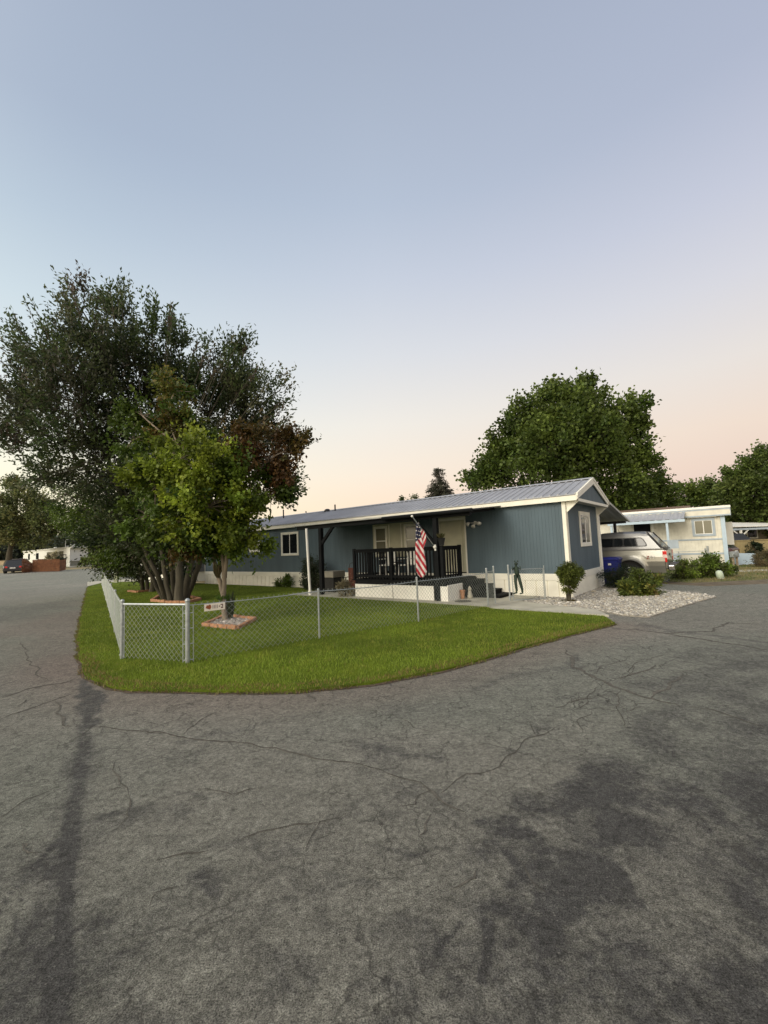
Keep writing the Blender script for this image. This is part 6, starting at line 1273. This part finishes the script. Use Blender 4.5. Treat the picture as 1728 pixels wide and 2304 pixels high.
def car(name, label, org, ux, L, Wd, Hh, paint, cat='car', nm='parked_car', hatch=True, lamps=True):
    """org: rear centre on the ground, ux: forward direction"""
    f = Vector((ux[0], ux[1], 0)).normalized(); s = Vector((f.y, -f.x, 0)); o_ = Vector(org)
    def T(x, y, z): q = o_+f*x+s*y; return (q.x, q.y, o_.z+z)
    t = thing(nm, label, cat, tuple(o_+f*L/2)); hb = Hh*0.60
    b = MB(T); secs = []
    for x, zt, zb, w in ((0.0, hb*0.82, 0.32, 0.86), (0.10, hb*0.98, 0.24, 0.97), (L*0.25, hb*1.02, 0.2, 1), (L*0.68, hb, 0.2, 1), (L*0.92, hb*0.86, 0.22, 0.95), (L, hb*0.66, 0.3, 0.8)):
        h_ = Wd/2*w; secs.append([(x, -h_*0.94, zb), (x, -h_, zb+0.12), (x, -h_, zt*0.75), (x, -h_*0.93, zt), (x, h_*0.93, zt), (x, h_, zt*0.75), (x, h_, zb+0.12), (x, h_*0.94, zb)])
    n = 8; vs = [p for q in secs for p in q]; fs = [(i*n+j, i*n+(j+1) % n, (i+1)*n+(j+1) % n, (i+1)*n+j) for i in range(len(secs)-1) for j in range(n)]+[tuple(range(n))[::-1], tuple((len(secs)-1)*n+j for j in range(n))]
    b.add(vs, fs); b.build('body', paint, t, bevel=0.02)
    b = MB(T); xs = ((0.12 if hatch else L*0.16, hb*1.0, 0.9), (L*0.13 if hatch else L*0.27, Hh*0.98, 0.74), (L*0.45, Hh, 0.74), (L*0.72, hb, 0.88)); secs = []
    for x, zt, w in xs: h_ = Wd/2*w; secs.append([(x, -Wd/2*0.9, hb*0.97), (x, -h_, zt-0.02), (x, -h_*0.9, zt), (x, h_*0.9, zt), (x, h_, zt-0.02), (x, Wd/2*0.9, hb*0.97)])
    n = 6; vs = [p for q in secs for p in q]; fs = [(i*n+j, i*n+(j+1) % n, (i+1)*n+(j+1) % n, (i+1)*n+j) for i in range(len(secs)-1) for j in range(n)]+[tuple(range(n))[::-1], tuple((len(secs)-1)*n+j for j in range(n))]
    b.add(vs, fs); b.build('cabin', M['glass'], t, bevel=0.01)
    b = MB(T); b.box(L*0.14, L*0.5, -Wd*0.33, Wd*0.33, Hh, Hh+0.015); b.build('roof_panel', paint, t)
    for x in (L*0.19, L*0.80):
        for y in (-1, 1): MB(T).tube([(x, y*(Wd/2-0.2), 0.32), (x, y*(Wd/2+0.01), 0.32)], 0.32, 18).build('wheel', M['tyre'], t)
    for y in ((-1, 1) if lamps else ()): MB(T).box(-0.015, 0.06, y*Wd*0.30-0.12*(y < 0)-0.0, y*Wd*0.30+0.12*(y > 0)+0.12*(y < 0)*0+0.10, hb*0.72, hb*0.9).build('tail_lamp', M['tail'], t)
    MB(T).box(-0.03, -0.0, -0.25, 0.25, hb*0.62, hb*0.74).build('number_plate', M['white'], t); return t
M['cblack'] = mat('black_car_paint', (0.010, 0.011, 0.016), 0.25, 0.1, 3, coat=0.8); M['cred'] = mat('maroon_paint', (0.06, 0.012, 0.012), 0.35, 0.1, 3, coat=0.6); M['cwhite'] = mat('pale_car_paint', (0.70, 0.62, 0.60), 0.3, 0.05, 3, coat=0.6)
q = at(1685, 1243, 40); car('c', 'dark car parked under the white carport at the far right', (q.x+0.3, q.y+0.5, 0.35), (-1, 0.15, 0), 4.4, 1.8, 1.35, M['cblack'])
q = at(1652, 1243, 30); car('c', 'maroon vehicle half hidden behind the cream trailer corner', (q.x+0.15, q.y, 0.0), (-0.7, 1, 0), 4.2, 1.7, 1.15, M['cred'], lamps=False)
# off-white porch bump behind the trailer corner
MB(H).box(NA0-0.34, NA0-0.001, NB_+2.2, NB_+3.2, 1.05, 2.35).build('cooler_box', M['white'], nh)

# ================================================================== LEFT DISTANCE
def Q(px, py): return GT(px, py)
c1_ = Q(28, 1290.5); car('c', 'black hatchback parked at the far left, seen from behind', tuple(c1_), (-0.45, 0.9, 0), 4.2, 1.85, 1.5, M['cblack'])
c2_ = Q(-6, 1287); car('c', 'pale car cut by the left edge beyond the black hatchback', (c2_.x-0.5, c2_.y+3.2, gzf(c2_.x, c2_.y+3)), (-0.45, 0.9, 0), 4.3, 1.8, 1.45, M['cwhite'])
# brown picket fence
M['brownf'] = mat('brown_stained_pickets', (0.16, 0.062, 0.024), 0.8, 0.35, 3, 0.3)
pf_ = thing('picket_fence', 'brown stained picket fence beyond the street, peaked at its left end', 'fence', tuple(Q(95, 1287)))
def pickets(P, Q_, n, hfn, zo=0.0, nm='pickets'):
    P = Vector(P); Q_ = Vector(Q_); d = (Q_-P); L = Vector((d.x, d.y, 0)).length; d2 = Vector((d.x, d.y, 0))/L; w = Vector((-d2.y, d2.x, 0)); b = MB()
    for i in range(n):
        t = (i+0.5)/n; c = P.lerp(Q_, t); g = gzf(c.x, c.y)+zo; hh = hfn(t); hw_ = L/n*0.31; vs = [(c-d2*hw_+Vector((0, 0, 0))), (c+d2*hw_)]
        b.prism([(vs[0].x, vs[0].y, g+0.05), (vs[1].x, vs[1].y, g+0.05), (vs[1].x, vs[1].y, g+hh), (vs[0].x, vs[0].y, g+hh)], tuple(w*0.03))
    b.build(nm, M['brownf'], pf_)
    b = MB()
    for k in (0.3, 0.8): z0 = gzf(P.x, P.y)+zo+hfn(0)*k; z1 = gzf(Q_.x, Q_.y)+zo+hfn(1)*k; b.prism([(P.x, P.y, z0), (Q_.x, Q_.y, z1), (Q_.x, Q_.y, z1+0.09), (P.x, P.y, z0+0.09)], tuple(w*0.07+Vector((0,0,0))))
    b.build('rail', M['brownf'], pf_)
P1, P2, P3, P4 = Q(49, 1289.5), Q(72, 1288), Q(134, 1286.5), Q(148, 1283)
pickets(P1, P2, 14, lambda t: 1.45+0.25*(1-abs(t-0.25)*2.2)-0.25*t); pickets(P2, P3, 44, lambda t: 1.42); pickets(P3, P4, 10, lambda t: 1.3)
P5, P6 = Q(84, 1277), Q(112, 1276); 
dk_ = thing('deck', 'raised brown deck with a dark handrail in front of the white mobile home', 'deck', tuple(P5))
b = MB(); b.prism([(P5.x, P5.y, P5.z), (P6.x, P6.y, P6.z), (P6.x, P6.y, P6.z+1.0), (P5.x, P5.y, P5.z+1.2)], (1.2, 2.0, 0)); b.build('deck_block', M['brownf'], dk_)
P7 = Q(148, 1276); b = MB(); b.tube([P6+Vector((0, 0, 1.75)), P7+Vector((0, 0, 1.75))], 0.07, 6)
for t in (0, .25, .5, .75, 1): q = P6.lerp(P7, t); b.tube([(q.x, q.y, q.z), (q.x, q.y, q.z+1.75)], 0.05, 5)
b.build('handrail', M['darkblue'], dk_)
mc = Q(57, 1288.5); mo = thing('motorcycle', 'small dark motorcycle with a pale plate in front of the brown pickets', 'motorcycle', tuple(mc))
mf = Vector((-0.45, 0.9, 0)).normalized(); ms = Vector((mf.y, -mf.x, 0))
def MT_(x, y, z): q = mc+mf*x+ms*y; return (q.x, q.y, mc.z+z)
for x in (0.3, 1.65): MB(MT_).tube([(x, -0.07, 0.31), (x, 0.07, 0.31)], 0.31, 18).build('wheel', M['tyre'], mo)
b = MB(MT_); b.tube([(0.2, 0, 0.75), (0.7, 0, 0.72), (1.1, 0, 0.88), (1.4, 0, 0.8)], [0.09, 0.15, 0.19, 0.08], 9); b.tube([(0.6, 0, 0.4), (1.1, 0, 0.4)], 0.2, 8); b.tube([(1.65, 0, 0.31), (1.4, 0, 0.95)], 0.04, 6); b.tube([(1.35, -0.35, 1.02), (1.4, 0, 0.97), (1.35, 0.35, 1.02)], 0.025, 6); b.build('frame', M['cblack'], mo, smooth=True)
MB(MT_).box(-0.08, -0.05, -0.22, 0.22, 0.42, 0.66).build('number_plate', M['white'], mo)
b = MB(MT_); b.ball((-0.02, 0, 0.95), 0.12); b.build('tail_box', M['cwhite'], mo)
# white mobile home far left
wb = thing('mobile_home', 'white mobile home with flat roof beyond the brown picket fence', 'mobile home', tuple(Q(158, 1274)))
K = Q(158, 1275); 
def scale_h(p, py):   # height that reaches row py above ground point p
    d = float((np.array(p)-CAM)@FW); a = at(0, 0, d); k = d/F
    lo_, hi_ = 0, 30
    for _ in range(40):
        m_ = (lo_+hi_)/2; q = np.array([p[0], p[1], p[2]+m_])-CAM; kk = F/(q@FW); y_ = CY-(q@UPV)*kk
        if y_ > py: lo_ = m_
        else: hi_ = m_
    return lo_
HWh = scale_h(K, 1233)
# long wall runs away to the left, end wall to the right
dK = float((np.array(K)-CAM)@FW); K2 = at(198, 1262, dK+3.0); K2 = Vector((K2.x, K2.y, K.z)); K1 = at(52, 1262, dK+16.0); K1 = Vector((K1.x, K1.y, K.z))
MW = mat('white_siding', (0.70, 0.71, 0.66), 0.6, 0.06, 2); MG_ = mat('grey_green_skirt', (0.28, 0.28, 0.22), 0.8, 0.2, 3)
K1d = (K1-K); K2d = (K2-K)
def WT(u, v, z): q = K+K1d*u+K2d*v; return (q.x, q.y, K.z+z)
MB(WT).box(0, 1, 0, 1, 0.8, HWh).build('wall', MW, wb); MB(WT).box(0.005, 0.995, 0.003, 0.997, -0.5, 0.799).build('skirting', MG_, wb)
MB(WT).box(-0.02, 1.01, -0.03, 1.03, HWh+0.001, HWh+0.22).build('roof', mat('grey_white_roof', (0.55, 0.55, 0.50), 0.7, 0.1, 2), wb)
MB(WT).box(0.0, 0.06, -0.035, -0.003, 0.0, HWh).build('corner_post', MW, wb)
for u0, u1 in ((0.62, 0.68), (0.83, 0.87), (0.30, 0.44), (0.12, 0.2)): MB(WT).box(u0, u1, -0.012, -0.002, 1.3, HWh-0.35).build('window', M['curtain'] if u0 < 0.5 else M['glass'], wb)
for u, v, r, hh in ((0.06, 0.3, 0.3, 0.45), (0.2, 0.5, 0.22, 0.3), (0.45, 0.5, 0.2, 0.3), (0.0, 0.7, 0.25, 0.25)): b = MB(); q = WT(u, v, HWh+0.2); b.tube([q, (q[0], q[1], q[2]+hh)], r, 8); b.build('roof_vent', MW, wb)
q = WT(0.22, 0.4, HWh+0.2); b = MB(); b.tube([q, (q[0], q[1], q[2]+1.3)], 0.05, 6); b.tube([(q[0]-0.4, q[1], q[2]+1.25), (q[0]+0.4, q[1], q[2]+1.25)], 0.05, 6); b.build('antenna', M['white'], wb)
shrub('flowering_shrub', 'pale flowering shrub before the white mobile home', 125, 1279, [(122, 1262, 11, 160, 0, None), (114, 1255, 7, 60, 0, None), (128, 1252, 8, 80, 0, None)], (0.22, 0.16), tf_of([(0.35, 0.33, 0.22), (0.5, 0.47, 0.36), (0.16, 0.17, 0.07)]), slen=0.3, terrain=True)
shrub('dark_shrub', 'dark little shrub right of the pale flowering shrub', 136, 1279, [(137, 1260, 7, 130, 0, None)], (0.2, 0.14), DS, slen=0.25, terrain=True)
shrub('garden_bush', 'grey-green bush in front of the white end wall', 195, 1275, [(192, 1262, 8, 120, 0, None), (186, 1265, 5, 50, 0, None), (205, 1264, 9, 90, 0, None)], (0.2, 0.14), LB, slen=0.25, terrain=True)
# second white building edge and white kerb wall
k3 = Q(205, 1271); k4 = Q(236, 1269); b = MB(); b.prism([(k3.x, k3.y+12, k3.z+0.3), (k4.x+4, k4.y+12, k4.z+0.3), (k4.x+4, k4.y+12, k4.z+2.6), (k3.x, k3.y+12, k3.z+2.6)], (0, 5, 0)); b.build('white_building', MW); tag(COL.objects[-1], 'low white building glimpsed under the trees beyond the street', 'building')
e1 = Q(156, 1276.5); e2 = Q(243, 1271.5); d_ = (e2-e1); b = MB(); b.prism([(e1.x, e1.y, e1.z-0.05), (e2.x, e2.y, e2.z-0.05), (e2.x, e2.y, e2.z+0.18), (e1.x, e1.y, e1.z+0.18)], (0.1, 0.35, 0)); tag(b.build('kerb', M['white']), kind='structure')
# grass bank behind kerb
sheet_p = [e1+Vector((0, 0.4, 0)), e2+Vector((0, 0.4, 0)), e2+Vector((3, 14, 0)), e1+Vector((-3, 14, 0))]
b = MB(); b.prism([(p.x, p.y, gzf(p.x, p.y)+0.12) for p in sheet_p], (0, 0, 0.03)); tag(b.build('grass_bank', M['drylawn']), kind='structure')
# utility post with pale box in the lawn
U_ = G(261, 1312); up_ = thing('utility_post', 'weathered pale post with white meter box and tap near the street fence', 'utility post', tuple(U_))
b = MB(); b.box(U_.x-0.12, U_.x+0.12, U_.y-0.08, U_.y+0.08, -0.02, 0.98); b.build('post', mat('pale_weathered_wood', (0.34, 0.35, 0.25), 0.85, 0.25, 6, 0.3), up_, bevel=0.01)
MB().box(U_.x-0.17, U_.x+0.13, U_.y-0.14, U_.y+0.10, 0.981, 1.30).build('meter_box', M['white'], up_, bevel=0.02); b = MB(); b.ball((U_.x+0.0, U_.y, 1.42), 0.08); b.tube([(U_.x, U_.y, 1.3), (U_.x, U_.y, 1.4)], 0.04, 8); b.build('meter_dome', M['white'], up_)
b = MB(); b.tube([(U_.x+0.14, U_.y, 0.95), (U_.x+0.30, U_.y, 0.96), (U_.x+0.31, U_.y, 1.35)], 0.02, 6); b.tube([(U_.x-0.13, U_.y-0.05, 0.72), (U_.x-0.34, U_.y-0.1, 0.66)], 0.025, 6); b.build('pipe', M['galv'], up_)
# things at the far end of the blue home
g9 = thing('mobile_home', 'grey mobile home beyond the far end of the blue one, glimpsed between trunks', 'mobile home', H(29, -1, 0))
MB(H).box(23, 27.5, -0.4, 3.0, 0.6, 2.9).build('wall', mat('grey_siding', (0.13, 0.135, 0.14), 0.7, 0.1, 3), g9); MB(H).box(23.05, 27.4, -0.35, 2.95, 0, 0.599).build('skirting', M['trim'], g9); MB(H).prism([(22.8, -0.7, 2.9), (22.8, 3.3, 2.9), (22.8, 1.3, 3.5)], (4.9, 0, 0)).build('roof', M['roof'], g9)
vn = thing('white_van', 'white vehicle glimpsed between the trunks of the big dark tree', 'van', H(22.5, -4.5, 0))
VO = gh(368, 1307)
def VT(x, y, z): return H(VO[0]+x, VO[1]+y, z)
b = MB(VT); b.prism([(0, 0, 0.35), (4.6, 0, 0.35), (4.6, 0, 1.0), (3.9, 0, 1.15), (3.2, 0, 1.8), (0.05, 0, 1.85)], (0, 1.85, 0)); b.build('body', M['white'], vn, bevel=0.05)
MB(VT).prism([(3.35, -0.01, 1.15), (3.75, -0.01, 1.15), (3.15, -0.01, 1.7), (0.4, -0.01, 1.7), (0.4, -0.01, 1.15)], (0, 0.008, 0)).build('side_window', M['glass'], vn)
for x in (0.9, 3.7):
    for y in (0.0, 1.65): MB(VT).tube([(x, y-0.01, 0.33), (x, y+0.2, 0.33)], 0.33, 16).build('wheel', M['tyre'], vn)
wr_ = thing('white_railing', 'white railing with a post at the far end of the blue home', 'railing', H(21.5, -0.6, 0))
MB(H).box(20.7, 22.6, -0.75, -0.60, 1.28, 1.42).build('top_rail', M['white'], wr_); MB(H).box(20.75, 21.8, -0.72, -0.64, 0.0, 1.279).build('panel', M['white'], wr_); MB(H).box(21.55, 21.75, -0.74, -0.61, 1.421, 2.5).build('post', M['white'], wr_)
# path lights
for i, (px, py, lb_) in enumerate(((811, 1345, 'small black path light in front of the white porch skirt'), (519, 1312, 'small black path light by the far cream skirting'))):
    q = G(px, py); t = thing('path_light', lb_, 'path light', tuple(q)); b = MB(); b.tube([(q.x, q.y, 0), (q.x, q.y, 0.2)], 0.012, 6); b.build('stake', M['black'], t); b = MB(); b.tube([(q.x, q.y, 0.2), (q.x, q.y, 0.26), (q.x, q.y, 0.28)], [0.035, 0.045, 0.03], 10); b.build('lamp_head', M['black'], t)
# overhead cable thin on the left
# hills -------------------------------------------------------------------------------
def ridge(name, az0, az1, dist, hfun, mk, depth=120):
    n = 160; vs = []; fs = []
    for i in range(n+1):
        a = az0+(az1-az0)*i/n; hh = hfun(i/n); dx, dy = sin(a), cos(a)
        for k, (dd_, zz) in enumerate(((0, 0.0), (0.35*depth, 0.6), (0.7*depth, 0.92), (depth, 1.0), (depth*1.6, 0.0))): vs.append((dx*(dist+dd_), dy*(dist+dd_), hh*zz-2*(zz == 0)))
    for i in range(n):
        for k in range(4): fs.append((i*5+k, (i+1)*5+k, (i+1)*5+k+1, i*5+k+1))
    b = MB(); b.add(vs, fs); o = b.build(name, mk, smooth=True); tag(o, kind='structure'); return o
ridge('hill', radians(-75), radians(-14), 420, lambda t: 30*(0.75+0.5*float(fbm(np.array([t*6.0]), np.array([1.0]), 5)[0]))*min(1, 8*(1-t)), mat('wooded_hill', (0.085, 0.10, 0.075), 0.95, 0.35, 0.05))
ridge('field', radians(-75), radians(-30), 130, lambda t: 3.0, mat('dry_field', (0.42, 0.30, 0.15), 0.95, 0.15, 0.1), 60)
ridge('hill', radians(-10), radians(80), 700, lambda t: 14+8*float(fbm(np.array([t*9.0]), np.array([5.0]), 4)[0]), mat('far_wooded_hill', (0.07, 0.085, 0.06), 0.95, 0.3, 0.05))
# tree belt on the left before the hill
n = 700; B = []; D = []
for i in range(n):
    a = radians(RNG.uniform(-60, -30)); r = RNG.uniform(165, 250); hh = 7*(0.5+RNG.random()); c = np.array([sin(a)*r, cos(a)*r, gzf(sin(a)*r, cos(a)*r)+hh*0.5])
    m_ = 26; u = RNG.normal(0, 1, (m_, 3)); u /= np.linalg.norm(u, axis=1)[:, None]; p = c+u*np.array([3.2, 3.2, hh*0.6])*RNG.random((m_, 1))**0.4; B.append(p); D.append(u)
B = np.concatenate(B); D = np.concatenate(D); o = leafcloud('far_woods', B, D, 4, 1.2, 1.5, 0.9, 'leaf', tf_of([(0.06, 0.075, 0.045), (0.08, 0.095, 0.055), (0.05, 0.062, 0.04)], freq=0.1)(B, len(B)), None, spread=0.5); tag(o, 'hazy belt of woods below the hill at the left', kind='stuff')
